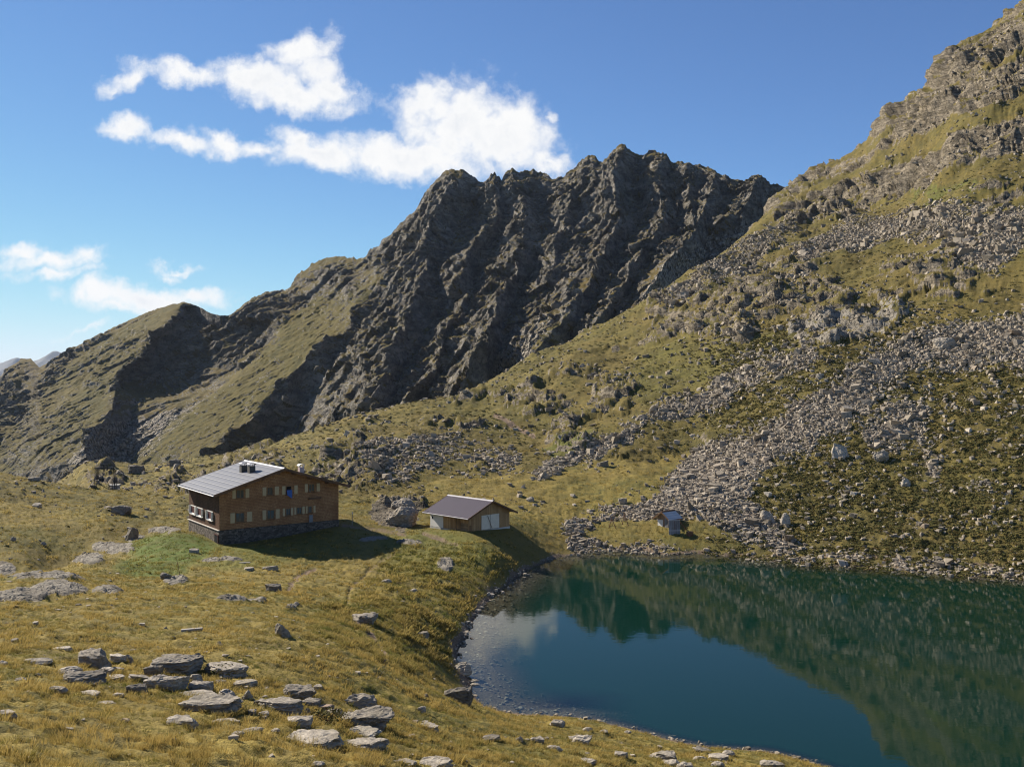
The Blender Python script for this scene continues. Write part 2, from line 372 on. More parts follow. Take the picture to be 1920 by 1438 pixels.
# --- relief
flat = np.ones_like(Z)
for cx, cy, r in ((-34, 140, 15), (-6, 146, 8)):
    flat *= sst(0.75, 1.25, np.hypot(AX - cx, AD - cy) / r)
flat *= np.where(inside, 0.25, sst(0, 6, sd) * 0.8 + 0.2)
far = sst(125, 200, AD)
Z += flat * (1 - far) * (0.55 * fbm2(AX, AD, 13., 3, 1) * sst(30, 60, AD) + 0.13 * fbm2(AX, AD, 2.2, 3, 5))
hum = np.abs(n2(AX / 1.5 + 0.5 * n2(AX / 3., AD / 3., 70), AD / 1.1, 71)); hum2 = np.abs(n2(AX / 0.75, AD / 0.6, 72))
Z += flat * (0.33 + 0.08 * tuss) * (AD > 18) * (0.55 * (1 - hum * 1.6) + 0.25 * (1 - hum2 * 1.5) - 0.5) * np.where(AD > 170, 0.6, 1)
big = far * (1 - 0.5 * slope_r) * (1 - .8 * lefth)
Z += big * (2.4 + 3.4 * sst(240, 330, AD)) * fbm2(AX, AD, 34., 4, 81) * sst(2, 20, sd)
Z += far * slope_r * 1.1 * fbm2(AX, AD, 22., 3, 83)
Z += far * (1 - scree) * (0.30 * n2(AX / 4.2, (AD + Z) / 4.2, 85) + 0.16 * n2(AX / 2.1, (AD + Z) / 2.1, 86)) * sst(2, 14, sd)
Z += shrub * 0.35 * np.clip(n2(AX / 1.7, (AD + Z) / 1.7, 91) + 0.3, 0, 1) * (AD > 120)
Z += blur(outc, int(5 * Q) + 1) * (0.30 + 0.25 * fbm2(AX, AD, 2.5, 3, 95))
# rock displacement in 3D
rk = sst(0.15, 0.8, rock)
m = rk > 0.01
x, y, z = AX[m], AY[m], Z[m]
dep = AD[m]
sc = np.clip(dep / 260., 0.12, 1.5)              # outcrops near by are smaller features
def strat(x, y, z, lam, s):
    # blocky: tilted beds cut by joints
    u = (0.35 * x + 0.25 * y + 0.9 * z) / lam; v = (0.8 * x - 0.5 * y - 0.1 * z) / lam
    wz = n3(x / lam / 1.7, y / lam / 1.7, z / lam / 1.7, s)
    u = u * 2.2 + 1.3 * wz; v = v * 0.9 + 1.2 * wz
    a = u - np.floor(u); b = v - np.floor(v)
    ha = np.sin(np.floor(u) * 12.9898 + np.floor(v) * 78.233) * 43758.5453; ha = ha - np.floor(ha)
    edge = np.minimum(np.minimum(a, 1 - a), 0.5 * np.minimum(b, 1 - b) * 2)
    return 0.6 * ha + 0.7 * sst(0, 0.16, edge)
ledge = sst(.05, .17, fbm2(Z * .95 - AX * .38 - AD * .1, AX * .16 + AD * .12, 12., 4, 144) + .06 * sst(420, 330, AD)) * (AD > 285) * sst(1420, 1560, APX)
rkd = blur(rk * (1 - .85 * ledge), int(8 * Q) + 1)
h = np.zeros_like(x)
for lo, hi, lam, kb, f1, f2 in ((0, 165, 3.0, .07, (1.5, .16), (.6, .06)), (165, 330, 9., .42, (6.0, 1.35), (2.2, .40)), (330, 700, 20., .30, (12., 4.2), (4.5, 1.3))):
    k = (dep >= lo) & (dep < hi)
    if not k.any(): continue
    xx, yy, zz = x[k], y[k], z[k]
    wz = n3(xx / lam, yy / lam, zz / lam, 111)
    saw = ((0.62 * xx - 0.30 * yy - 0.72 * zz) / (lam * .55) + 1.1 * wz) % 1.0; saw = saw * sst(1.0, .86, saw)
    saw2 = ((0.35 * xx - 0.45 * yy - 0.82 * zz) / (lam * .21) + 1.4 * wz) % 1.0; saw2 = saw2 * sst(1.0, .8, saw2)
    h[k] = lam * (kb * (bil3(xx, yy, zz * .8, lam * 1.5, 4, 100, .42) - (.15 if lo < 300 else .5)) + (.12 * (saw - .4) + .04 * (saw2 - .4)) * (1 if lo else .4))
    if lo > 300: w3 = (zz * .95 - xx * .38 - dep[k] * .1) / 15. + .8 * wz; w3 = w3 % 1.0; h[k] += 4.2 * (w3 * sst(1.0, .8, w3) - .4)
    h[k] += f1[1] * facet(xx + .6 * wz * f1[0], yy, zz * 1.35, f1[0], 1) + f2[1] * facet(xx, yy, zz * 1.3, f2[0], 2)
N = NB
rr = rkd[m]
nh = N[m]; nh[:, 2] = np.maximum(nh[:, 2], 0.35); nh[:, 2] *= 0.75
AX = AX.copy()
AX[m] += nh[:, 0] * h * rr * .9; AY[m] += nh[:, 1] * h * rr * .9; Z[m] += nh[:, 2] * h * rr
log('relief')
N = normals(AX, AY, Z)
# turf keeps to the gentler ledges of the crags
turf = sst(0.70, 0.86, N[..., 2] + 0.30 * fbm2(AX, AD + Z, 15., 4, 140)) * (AD > 165) + 0
turf = np.maximum(turf, ledge * .9)
rock = rk * (1 - 0.85 * turf * (1 - outc))
PYF = HY - (Z - HC) / AY * F
shrub = np.maximum(shrub, .75 * ledge)
A1 = np.stack([rock, scree, shrub, dirt], -1); A2 = np.stack([green, gold, np.where(inside, 1.0, sst(0.5, 0.0, sd)), np.clip(outc + pale, 0, 1)], -1)
def ground_xy(xx, yy):
    px = CX + F * xx / yy
    i = np.interp(px, PXA, np.arange(NC)); j = (math.log(yy) - LD[0]) / (LD[1] - LD[0])
    return float(bilin(Z, np.array([i]), np.array([j]))[0])
def ground_px(px, py, dmin=10):
    """first visible ground point at a photo pixel"""
    i = int(np.clip(np.searchsorted(PXA, px), 0, NC - 1))
    k = np.nonzero((PYF[i] <= py) & (DD > dmin))[0]
    j = int(k[0]) if len(k) else NR - 1
    return Vector((float((px - CX) / F * AY[i, j]), float(AY[i, j]), float(Z[i, j])))
# ------------------------------------------------------------------ far ridge
SKY = np.array([(-500,760),(-200,735),(0,712),(18,690),(40,672),(58,672),(75,690),(100,673),(130,660),(165,640),(200,622),(235,606),(270,590),(300,578),(320,572),(345,566),(372,575),(395,588),(415,594),(432,592),(450,578),(470,562),(490,556),(505,548),(525,547),(540,545),(560,515),(580,500),(600,490),(628,481),(650,484),(680,485),(690,474),(715,455),(740,430),(780,395),(800,362),(815,340),(830,324),(850,318),(875,322),(895,338),(905,344),(918,330),(928,326),(940,338),(948,326),(960,318),(980,324),(1000,321),(1020,328),(1040,335),(1060,330),(1075,315),(1090,300),(1108,291),(1130,304),(1148,284),(1165,270),(1180,280),(1192,290),(1205,291),(1220,283),(1235,281),(1250,290),(1262,306),(1280,305),(1300,309),(1325,311),(1345,325),(1370,336),(1400,340),(1415,331),(1430,334),(1445,346),(1470,352),(1500,362),(1560,390),(1700,430)], float)
BASE = np.array([(-500,960),(0,950),(150,945),(350,940),(500,910),(640,870),(800,830),(900,820),(1000,770),(1060,720),(1160,690),(1260,640),(1400,540),(1500,460),(1560,450),(1700,480)], float)
CPC = np.array([(0,690,1500),(345,566,1450),(540,545,1400),(690,480,1350),(850,320,1300),(1000,322,1300),(1165,270,1300),(1330,315,1250),(1490,352,1180),(-500,750,1600),(1700,430,1150),
  (0,900,1130),(-500,930,1150),(150,890,1100),(345,870,1080),(500,840,1020),(640,800,960),(850,745,930),(1030,650,930),(1160,600,960),(1260,540,990),(1400,440,1080),
  (345,700,1270),(150,760,1290),(600,640,1180),(750,560,1150),(950,520,1130),(1100,460,1130),(1250,420,1130),(900,820,880),(350,940,1010),(1300,640,940)], float)
uc = 1 / CPC[:, 2]
def basc(P): return np.stack([np.ones(len(P)), P[:, 0], P[:, 1]], 1)
PC = CPC[:, :2] / 300.; WC = tps_fit(PC, uc * 1000, basc, 2e-3)
stc = 1.6 / Q; CPX = np.arange(-420, 1640, stc); NT_ = int(440 * Q)
tv = np.linspace(0, 1, NT_)
skyj = np.interp(CPX, SKY[:, 0], SKY[:, 1])
jag = sst(430, 560, CPX) * 0.75 + 0.25
z0 = np.zeros_like(CPX)
skyj = skyj - jag * (3.4 * np.clip(1 - 2.2 * np.abs(n2(CPX / 22., z0, 201)), -0.6, 1) + 2.2 * np.clip(1 - 2 * np.abs(n2(CPX / 8., z0, 203)), -.7, 1) + 1.2 * n2(CPX / 3.7, z0, 205) - 1.8)
basj = np.interp(CPX, BASE[:, 0], BASE[:, 1])
CPY = skyj[:, None] + tv[None] * (basj - skyj)[:, None]
CPXg = np.broadcast_to(CPX[:, None], CPY.shape).astype(np.float32)
gx = np.linspace(-440, 1660, 130); gy = np.linspace(230, 980, 80)
GXc, GYc = np.meshgrid(gx, gy, indexing='ij')
GU = tps_eval(PC, WC, np.stack([GXc.ravel(), GYc.ravel()], 1) / 300., basc).reshape(GXc.shape)
DB = 1000 / bilin(GU, (CPXg - gx[0]) / (gx[1] - gx[0]), (CPY - gy[0]) / (gy[1] - gy[0]))
log('ridge base')
# spurs: crest polyline, relief in metres at top / bottom, left and right half widths in px
SPURS = [
 ([(40,672),(32,720),(8,790),(-30,860)], 30, 60, 90, 42),
 ([(130,660),(110,720),(70,790),(30,850)], 10, 35, 60, 34),
 ([(235,606),(190,680),(130,770),(80,850)], 8, 30, 60, 40),
 ([(348,566),(300,622),(245,690),(212,745),(188,800),(150,870)], 60, 150, 190, 85),
 ([(470,562),(446,610),(428,650)], 30, 25, 40, 30),
 ([(545,545),(520,590),(498,630)], 22, 15, 46, 26),
 ([(630,481),(600,530),(560,570)], 30, 10, 50, 34),
 ([(760,420),(700,530),(640,628),(560,690),(500,750),(440,812),(380,865)], 25, 120, 260, 62),
 ([(720,600),(706,650),(690,700),(640,775),(610,820)], 45, 60, 60, 34),
 ([(850,318),(815,410),(795,500),(770,590),(745,640),(700,770)], 35, 85, 120, 60),
 ([(880,560),(850,610),(830,650),(790,720),(740,780)], 40, 70, 60, 40),
 ([(925,328),(932,400),(885,480),(860,540)], 25, 50, 50, 36),
 ([(960,318),(985,400),(985,470),(950,540),(920,610),(905,660),(860,740)], 25, 95, 90, 46),
 ([(1108,291),(1075,370),(1045,450),(1030,540),(990,620)], 25, 45, 70, 40),
 ([(1165,270),(1150,340),(1160,400),(1140,460),(1100,540),(1060,600),(1010,660)], 35, 70, 120, 50),
 ([(1235,281),(1240,360),(1240,420),(1190,500),(1150,560),(1110,620)], 25, 60, 60, 40),
 ([(1300,309),(1290,360),(1300,430),(1250,500),(1180,590)], 20, 60, 60, 44),
 ([(1345,325),(1330,380),(1290,450)], 25, 40, 40, 40),
 ([(1420,332),(1400,380),(1360,420)], 25, 30, 46, 40),
]
wl_ = sst(520, 860, CPXg)
qx = CPXg + 14 * fbm2(CPXg, CPY, 60., 4, 211); qy = CPY + 10 * fbm2(CPXg, CPY, 60., 3, 215)
R = np.zeros_like(CPXg)
for pl, h0, h1, wl, wr in SPURS:
    dd_, tt, sg = segdist(pl, qx, qy, signed=True)
    wd = np.where(sg > 0, wr, wl) * (0.75 + 0.5 * tt)
    r = (h0 + (h1 - h0) * tt) * np.clip(1 - dd_ / wd, 0, 1) ** 1.15
    R = np.maximum(R, r) + 0.15 * np.minimum(R, r)
cq = pip([(352,574),(400,592),(432,600),(480,602),(520,604),(500,645),(455,690),(405,720),(335,742),(262,738),(232,728),(255,690),(300,635)], qx, qy).astype(np.float32)
R *= sst(-0.02, 0.10, tv)[None] * 0.9 + 0.1
for _ in range(int(70 * Q)):
    cq[1:-1] = (cq[:-2] + 2 * cq[1:-1] + cq[2:]) / 4; cq[:, 1:-1] = (cq[:, :-2] + 2 * cq[:, 1:-1] + cq[:, 2:]) / 4
R *= 1.3 + .45 * wl_
DC = DB - R + 85 * cq
VX = (CPXg - CX) / F * DC; VY = DC.copy(); VZ = HC - (CPY - HY) / F * DC
# smooth grass ramps
def carea(poly): return pip(poly, qx, qy).astype(np.float32)
ramp = np.maximum.reduce([carea([(700,505),(745,470),(690,560),(640,628),(560,690),(500,750),(430,815),(370,870),(230,880),(300,800),(400,735),(480,650),(560,580),(640,520)]),
   0.8 * carea([(345,566),(300,620),(240,690),(205,740),(180,800),(140,870),(-60,900),(20,800),(90,720),(150,660),(270,595)]),
   0.7 * carea([(900,720),(1010,640),(1090,560),(1130,560),(1060,640),(960,700),(890,760)])])
def sm(A, n):
    for _ in range(n):
        A = A.copy(); A[1:-1] = (A[:-2] + 2 * A[1:-1] + A[2:]) / 4; A[:, 1:-1] = (A[:, :-2] + 2 * A[:, 1:-1] + A[:, 2:]) / 4
    return A
ramp = sm(np.clip(ramp - cq * 1.3, 0, 1), 6) * np.where(CPXg > 400, sst(.05, .24, tv)[None], 1)
# fall-line gullies and crags, displaced outwards
def gully(cs, sn):
    ac = -VX * sn + VZ * cs; al = VX * cs + VZ * sn
    return ridg3(ac, VY * 0.6, al * 0.34, 110., 3, 220), ridg3(ac, VY * .8, al * 0.42, 44., 4, 230)
ga = gully(.80, .60); gb = gully(.42, .91)
g1 = ga[0] * (1 - wl_) + gb[0] * wl_; g2 = ga[1] * (1 - wl_) + gb[1] * wl_; g3 = ridg3(VX, VY, VZ, 15., 3, 240)
amp = 1 - 0.86 * ramp
crag = amp * (0.35 + 0.65 * sst(-0.25, 0.15, fbm2(CPXg, CPY, 130., 3, 245) + 0.25 * sst(430, 700, CPXg)))
st1 = strat(VX, VY, VZ, 26., 250)
ac_ = -VX * (.60 * (1 - wl_) + .91 * wl_) + VZ * (.80 * (1 - wl_) + .42 * wl_); wq = n3(VX / 50., VY / 50., VZ / 50., 251)
def sawt(lam, k, s): 
    f_ = (-ac_ / lam + k * n3(VX / lam / 1.6, VY / lam / 1.6, VZ / lam / 2.4, s)) % 1.0
    return f_ * sst(1.0, .84, f_)
sw1 = sawt(46., 1.5, 252); sw2 = sawt(17., 1.3, 253); sw3 = sawt(7., 1.2, 254)
fq1 = facet(ac_, VY, (VX * (.80 * (1 - wl_) + .42 * wl_) + VZ * (.60 * (1 - wl_) + .91 * wl_)) * .55, 24., 3); fq2 = facet(VX, VY, VZ * .8, 9., 4); fq3 = facet(VX, VY, VZ, 3.8, 5)
ld = ((VZ * .95 + VX * .30) / 36. + 1.3 * n3(VX / 70., VY / 70., VZ / 70., 261)) % 1.0; ld = ld * sst(1.0, .82, ld)
ld2 = ((VZ * .9 + VX * .42) / 13. + 1.2 * n3(VX / 26., VY / 26., VZ / 26., 262)) % 1.0; ld2 = ld2 * sst(1.0, .8, ld2)
H = crag * (9.5 * (ld - .4) + 3.4 * (ld2 - .4) + (12 - 6 * wl_) * (sw1 - .4) + 4.5 * (sw2 - .4) + (22 - 8 * wl_) * (g1 - 0.3) + 6 * (g2 - 0.3) + 13 * fq1 + 5.2 * fq2 + 1.9 * fq3) + ramp * (3.5 * (g2 - .3) + .6 * sw3 + 1.3 * fq2 + .7 * fq3)
H *= (sst(0, 0.05, tv) * 0.75 + 0.25)[None]
VX += -0.22 * H; VY += -0.72 * H; VZ += 0.30 * H
log('ridge relief')
# back of the ridge
nb = 14
bx = []; 
for k in range(1, nb + 1):
    e = k * 16.0
    bx.append(np.stack([VX[:, 0] * (1 + e / VY[:, 0]), VY[:, 0] + e, VZ[:, 0] - 0.9 * e - 6 * np.abs(n2(CPX / 40., z0 + k * .5, 260))], -1))
VB = np.stack(bx[::-1], 1)
VF = np.stack([VX, VY, VZ], -1)
VC = np.concatenate([VB, VF], 1); NCc, NRc = VC.shape[:2]
# note: rows run from behind the crest to the foot, so flip the winding
Nn = -normals(VC[..., 0], VC[..., 1], VC[..., 2]) 
nz = np.abs(Nn[..., 2])
rampf = np.concatenate([np.repeat(ramp[:, :1], nb, 1), ramp], 1)
tf = sst(0.50, 0.74, nz + 0.22 * fbm2(VC[..., 0], VC[..., 1] + VC[..., 2], 40., 4, 270))
grassC = np.clip(np.maximum(tf * 0.7, rampf * sst(0.42, .66, nz + .34 * fbm2(-.6 * VC[..., 0] + .8 * VC[..., 2], .3 * (.8 * VC[..., 0] + .6 * VC[..., 2]), 26., 4, 275) + .06)), 0, 1)
talus = np.zeros_like(nz)
tl = np.maximum.reduce([carea([(120,870),(190,800),(330,770),(400,735),(300,830),(240,890)]), carea([(1180,580),(1260,480),(1360,440),(1440,400),(1400,460),(1300,530),(1220,590)]), .8 * carea([(890,740),(960,660),(1030,580),(1045,600),(990,670),(930,730)])])
talus[:, nb:] = sm(tl, 5)
C1 = np.stack([1 - grassC, talus * (1 - .6 * grassC), np.zeros_like(nz), np.zeros_like(nz)], -1)
C2 = np.stack([0.25 * rampf, 0.2 + 0.3 * rampf, np.zeros_like(nz), np.zeros_like(nz)], -1)
# ------------------------------------------------------------------ ground materials
def terrain_mat(name, k=1.0, rocktint=(1, 1, 1), grasstint=(1, 1, 1)):
    """k = size of the features in metres relative to the near ground"""
    m, t = mat(name)
    p = t.pos()
    rock, scree, shrub, dirt = t.attr('m1'); green, gold, wet, pale = t.attr('m2')
    nb_ = t.noise(p, 0.055 / k, 4); nm = t.noise(p, 0.55 / k, 5, 0.6); nf = t.noise(p, 4.5 / k, 4, 0.65); nff = t.noise(p, 19 / k, 3, 0.6)
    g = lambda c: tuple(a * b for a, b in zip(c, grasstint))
    gr = t.mix(t.ramp(nm, 0.36, 0.64), g((0.170, 0.136, 0.034)), g((0.125, 0.114, 0.034)))
    gr = t.mix(t.math('MULTIPLY', t.ramp(nb_, 0.40, 0.62), 0.55), gr, g((0.215, 0.155, 0.048)))
    gr = t.mix(t.math('MULTIPLY', gold, t.ramp(nm, 0.62, 0.38)), gr, g((0.315, 0.24, 0.064)))
    gr = t.mix(t.math('MULTIPLY', t.ramp(nf, 0.55, 0.75), 0.6), gr, g((0.055, 0.05, 0.018)))
    gr = t.mix(t.math('MULTIPLY', t.ramp(nff, 0.58, 0.72), 0.35), gr, g((0.36, 0.28, 0.10)))
    gr = t.mix(t.math('MULTIPLY', green, t.ramp(nm, 0.9, 0.4)), gr, g((0.105, 0.142, 0.028)))
    sh = t.mix(t.ramp(nf, 0.4, 0.62), (0.055, 0.055, 0.018), (0.125, 0.092, 0.032))
    sm_ = t.math('MULTIPLY', shrub, t.ramp(t.math('ADD', nm, t.math('MULTIPLY', nf, 0.5)), 0.50, 0.82))
    gr = t.mix(t.math('MULTIPLY', sm_, 0.85), gr, sh)
    # rock: grey schist with lichen and dark seams
    ps = t.scl(p, (0.5, 0.5, 1.7)); r1 = t.noise(ps, 0.35 / k, 6, 0.68, 0.6); r2 = t.noise(p, 1.6 / k, 6, 0.7)
    tint = lambda c: tuple(a * b for a, b in zip(c, rocktint))
    rc = t.mix(t.ramp(r1, 0.32, 0.66), tint((0.095, 0.085, 0.068)), tint((0.34, 0.30, 0.235)))
    rc = t.mix(t.math('MULTIPLY', t.ramp(r2, 0.5, 0.68), 0.6), rc, tint((0.12, 0.105, 0.075)))
    rc = t.mix(t.math('MULTIPLY', t.ramp(t.noise(p, 0.2 / k, 3), 0.5, 0.7), 0.45), rc, tint((0.135, 0.11, 0.06)))
    wob = t.n('ShaderNodeTexNoise'); t.l(p, wob.inputs['Vector']); wob.inputs['Scale'].default_value = 0.9 / k; wob.inputs['Detail'].default_value = 4
    cr = t.vor(t.vmath('ADD', ps, t.vmath('SCALE', wob.outputs[1], 3.2 * k)), 0.42 / k, 'DISTANCE_TO_EDGE')
    rc = t.mix(t.math('MULTIPLY', t.ramp(cr, 0.05, 0.0), .6), rc, tint((0.04, 0.037, 0.033)))
    rc = t.mix(t.math('MULTIPLY', pale, t.ramp(r1, .25, .55)), rc, (0.30, 0.27, 0.22))
    # scree: blocks of many greys
    vc = t.vor(p, 1.9 / k, 'F1', 1); vd = t.vor(p, 1.9 / k, 'F1', 0)
    sep = t.n('ShaderNodeSeparateColor'); t.l(vc, sep.inputs[0])
    scv = t.mix(sep.outputs[0], tint((0.15, 0.128, 0.095)), tint((0.42, 0.365, 0.285)))
    scv = t.mix(t.ramp(vd, 0.45, 0.8), scv, (0.05, 0.047, 0.035))
    di = t.mix(t.ramp(nf, 0.35, 0.65), (0.17, 0.115, 0.075), (0.24, 0.18, 0.125))
    edge = t.math('MULTIPLY', t.math('SUBTRACT', t.math('ADD', nf, nm), 1.0), 0.8)
    fr = t.ramp(t.math('ADD', rock, edge), 0.35, 0.6); fs = t.ramp(t.math('ADD', scree, edge), 0.30, 0.62); fd = t.ramp(t.math('ADD', dirt, edge), 0.3, 0.65)
    c = t.mix(fd, gr, di); c = t.mix(fr, c, rc); c = t.mix(fs, c, scv)
    bed = t.mix(t.ramp(nf, 0.3, 0.7), (0.05, 0.038, 0.030), (0.16, 0.122, 0.092))
    c = t.mix(t.math('MULTIPLY', wet, 0.9), c, bed)
    hb = t.math('ADD', t.math('MULTIPLY', nf, 0.7), t.math('MULTIPLY', nff, 0.3))
    hr = t.math('ADD', t.math('ADD', r1, t.math('MULTIPLY', r2, 0.6)), t.math('MULTIPLY', t.ramp(cr, 0.0, 0.12), 0.35))
    n1 = t.bump(hb, 0.9, 0.22 * k)
    n2_ = t.bump(hr, 1.0, 0.9 * k)
    n3_ = t.bump(t.math('SUBTRACT', 1.0, vd), 1.0, 0.7 * k)
    mx = t.n('ShaderNodeMix', data_type='VECTOR'); t.l(fr, mx.inputs[0]); t.l(n1, mx.inputs[4]); t.l(n2_, mx.inputs[5])
    mx2 = t.n('ShaderNodeMix', data_type='VECTOR'); t.l(fs, mx2.inputs[0]); t.l(mx.outputs[1], mx2.inputs[4]); t.l(n3_, mx2.inputs[5])
    t.out(c, 0.92, mx2.outputs[1], 0.15)
    return m
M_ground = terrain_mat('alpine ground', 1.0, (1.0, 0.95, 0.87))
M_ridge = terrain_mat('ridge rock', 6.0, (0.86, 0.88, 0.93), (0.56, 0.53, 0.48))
me = np_mesh('ground', np.stack([AX, AY, Z], -1).reshape(-1, 3), grid_faces(NC, NR), True, {'m1': A1.reshape(-1, 4), 'm2': A2.reshape(-1, 4)}, [M_ground])
ground = link('ground', me, kind='structure')
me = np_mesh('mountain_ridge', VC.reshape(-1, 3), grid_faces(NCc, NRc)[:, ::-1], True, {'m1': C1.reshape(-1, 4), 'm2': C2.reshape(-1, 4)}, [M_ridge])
ridge = link('mountain_ridge', me, kind='structure')
log('terrain meshes')
# ---- valley floor out to the horizon and the blue ranges on it
mv, t = mat('valley floor'); p = t.pos(); t.out(t.mix(t.noise(p, 0.002, 5), (0.05, 0.07, 0.03), (0.12, 0.12, 0.06)), 0.95)
bm = bmesh.new(); bmesh.ops.create_grid(bm, x_segments=8, y_segments=8, size=16500); me = bpy.data.meshes.new('valley'); bm.to_mesh(me); bm.free(); me.materials.append(mv)
link('valley', me, kind='structure', loc=(0, 0, -420))
mfar, t = mat('far range'); p = t.pos(); t.out(t.mix(t.noise(p, 0.0015, 6), (0.10, 0.10, 0.09), (0.2, 0.19, 0.17)), 0.95)
fx = np.linspace(-11000, -3500, 260); fy = np.linspace(12800, 16000, 60)
FX, FY = np.meshgrid(fx, fy, indexing='ij')
pk = np.interp(FX, [-11000, -7400, -7150, -6950, -6800, -6650, -6450, -6300, -6150, -5600, -4600, -3500], [250, 150, 175, 230, 190, 215, 330, 320, 250, 120, 200, 100])
cross = np.clip(1 - np.abs(FY - 14000) / 1700., 0, 1)
FZ = -430 + (pk + 430 + 70 * fbm2(FX, FY, 700., 5, 300)) * cross ** 0.8 + 60 * (fbm2(FX, FY, 500., 4, 305)) * cross
link('far_mountains', np_mesh('far_mountains', np.stack([FX, FY, FZ], -1).reshape(-1, 3), grid_faces(260, 60), True, None, [mfar]), kind='structure')
# ---- lake
mw, t = mat('lake water'); p = t.pos()
dep_, tur, _, _ = t.attr('m1')
wv = t.noise(t.scl(p, (0.7, 1.6, 1)), 1.1, 3, 0.6); wv2 = t.noise(t.scl(p, (0.25, 1.0, 1)), 0.22, 2)
nrm = t.bump(t.math('ADD', wv, t.math('MULTIPLY', wv2, 2.5)), 0.06, 0.03)
deep = t.n('ShaderNodeBsdfDiffuse'); t.val(deep.inputs[0], t.mix(t.noise(p, 0.03, 2), (0.0022, 0.021, 0.012), (0.0028, 0.024, 0.016)))
clear = t.n('ShaderNodeBsdfTransparent'); t.val(clear.inputs[0], (0.74, 0.80, 0.76))
body = t.n('ShaderNodeMixShader'); t.l(dep_, body.inputs[0]); t.l(clear.outputs[0], body.inputs[1]); t.l(deep.outputs[0], body.inputs[2])
gl = t.n('ShaderNodeBsdfGlossy'); gl.inputs['Roughness'].default_value = 0.015; t.l(nrm, gl.inputs['Normal'])
fr = t.n('ShaderNodeFresnel'); fr.inputs['IOR'].default_value = 1.33; t.l(nrm, fr.inputs['Normal'])
bf_ = t.n('ShaderNodeNewGeometry').outputs['Backfacing']
mx = t.n('ShaderNodeMixShader'); t.l(t.math('MULTIPLY', fr.outputs[0], t.math('SUBTRACT', 1.0, bf_)), mx.inputs[0]); t.l(body.outputs[0], mx.inputs[1]); t.l(gl.outputs[0], mx.inputs[2])
o = t.n('ShaderNodeOutputMaterial'); t.l(mx.outputs[0], o.inputs[0])
lx = np.linspace(-12, 125, 275); ly = np.linspace(58, 156, 200); LX, LY = np.meshgrid(lx, ly, indexing='ij')
ls, _, _ = segdist(SHORE, LX, LY, closed=True); li = pip(SHORE, LX, LY)
ldep = np.where(li, np.maximum(sst(1.5, 7.5, ls + 1.2 * fbm2(LX, LY, 9., 3, 311)), sst(.1, 1.6, ls) * sst(2, 11, LX) * sst(112, 100, LY)), 0)
keepf = grid_faces(275, 200); okv = (li | (ls < 1.5)).ravel(); keepf = keepf[okv[keepf].all(1)]
used = np.unique(keepf); remap = np.zeros(okv.size, int); remap[used] = np.arange(len(used))
LV = np.stack([LX, LY, np.zeros_like(LX)], -1).reshape(-1, 3)[used]
LA = np.stack([ldep, ldep, ldep, ldep], -1).reshape(-1, 4)[used]
link('lake', np_mesh('lake', LV, remap[keepf], True, {'m1': LA}, [mw]), kind='structure')

# ------------------------------------------------------------------ camera, sun, sky
cam = bpy.data.cameras.new('camera'); co = bpy.data.objects.new('camera', cam); COL.objects.link(co)
co.location = (0, 0, HC); co.rotation_euler = (math.pi / 2, 0, 0)
cam.sensor_fit = 'HORIZONTAL'; cam.sensor_width = 36; cam.lens = 36 * F / 1920; cam.shift_y = -(719 - HY) / 1920
cam.clip_start = 0.5; cam.clip_end = 60000
scene.camera = co
SAZ, SEL = math.radians(55), math.radians(33)       # sun left of straight ahead, and its height
sv = Vector((-math.sin(SAZ) * math.cos(SEL), math.cos(SAZ) * math.cos(SEL), math.sin(SEL)))
sl = bpy.data.lights.new('sun', 'SUN'); sl.energy = 5.0; sl.angle = math.radians(0.53); sl.color = (1, 0.91, 0.78)
so = bpy.data.objects.new('sun', sl); COL.objects.link(so); so.rotation_euler = sv.to_track_quat('Z', 'Y').to_euler(); so.location = (-200, 150, 300)
w = bpy.data.worlds.new('World'); scene.world = w; w.use_nodes = True; t = NT(w.node_tree)
sk = t.n('ShaderNodeTexSky', sky_type='NISHITA'); sk.sun_disc = False; sk.sun_elevation = SEL; sk.sun_rotation = -SAZ; sk.altitude = 6000; sk.air_density = 1.0; sk.dust_density = 0.0; sk.ozone_density = 6.0
# the sky's brightest part rolls off softly, as it does on film
EXPO = 2 ** 0.75; STR = 0.113; sp3 = t.n('ShaderNodeSeparateColor'); t.l(sk.outputs[0], sp3.inputs[0]); cb3 = t.n('ShaderNodeCombineColor')
for i_ in range(3):
    q3 = t.math('POWER', t.math('MULTIPLY', sp3.outputs[i_], STR * EXPO / 0.97), 3.0)
    t.l(t.math('DIVIDE', sp3.outputs[i_], t.math('POWER', t.math('ADD', 1.0, q3), 1 / 3.)), cb3.inputs[i_])
bg = t.n('ShaderNodeBackground'); t.l(cb3.outputs[0], bg.inputs[0]); bg.inputs[1].default_value = STR
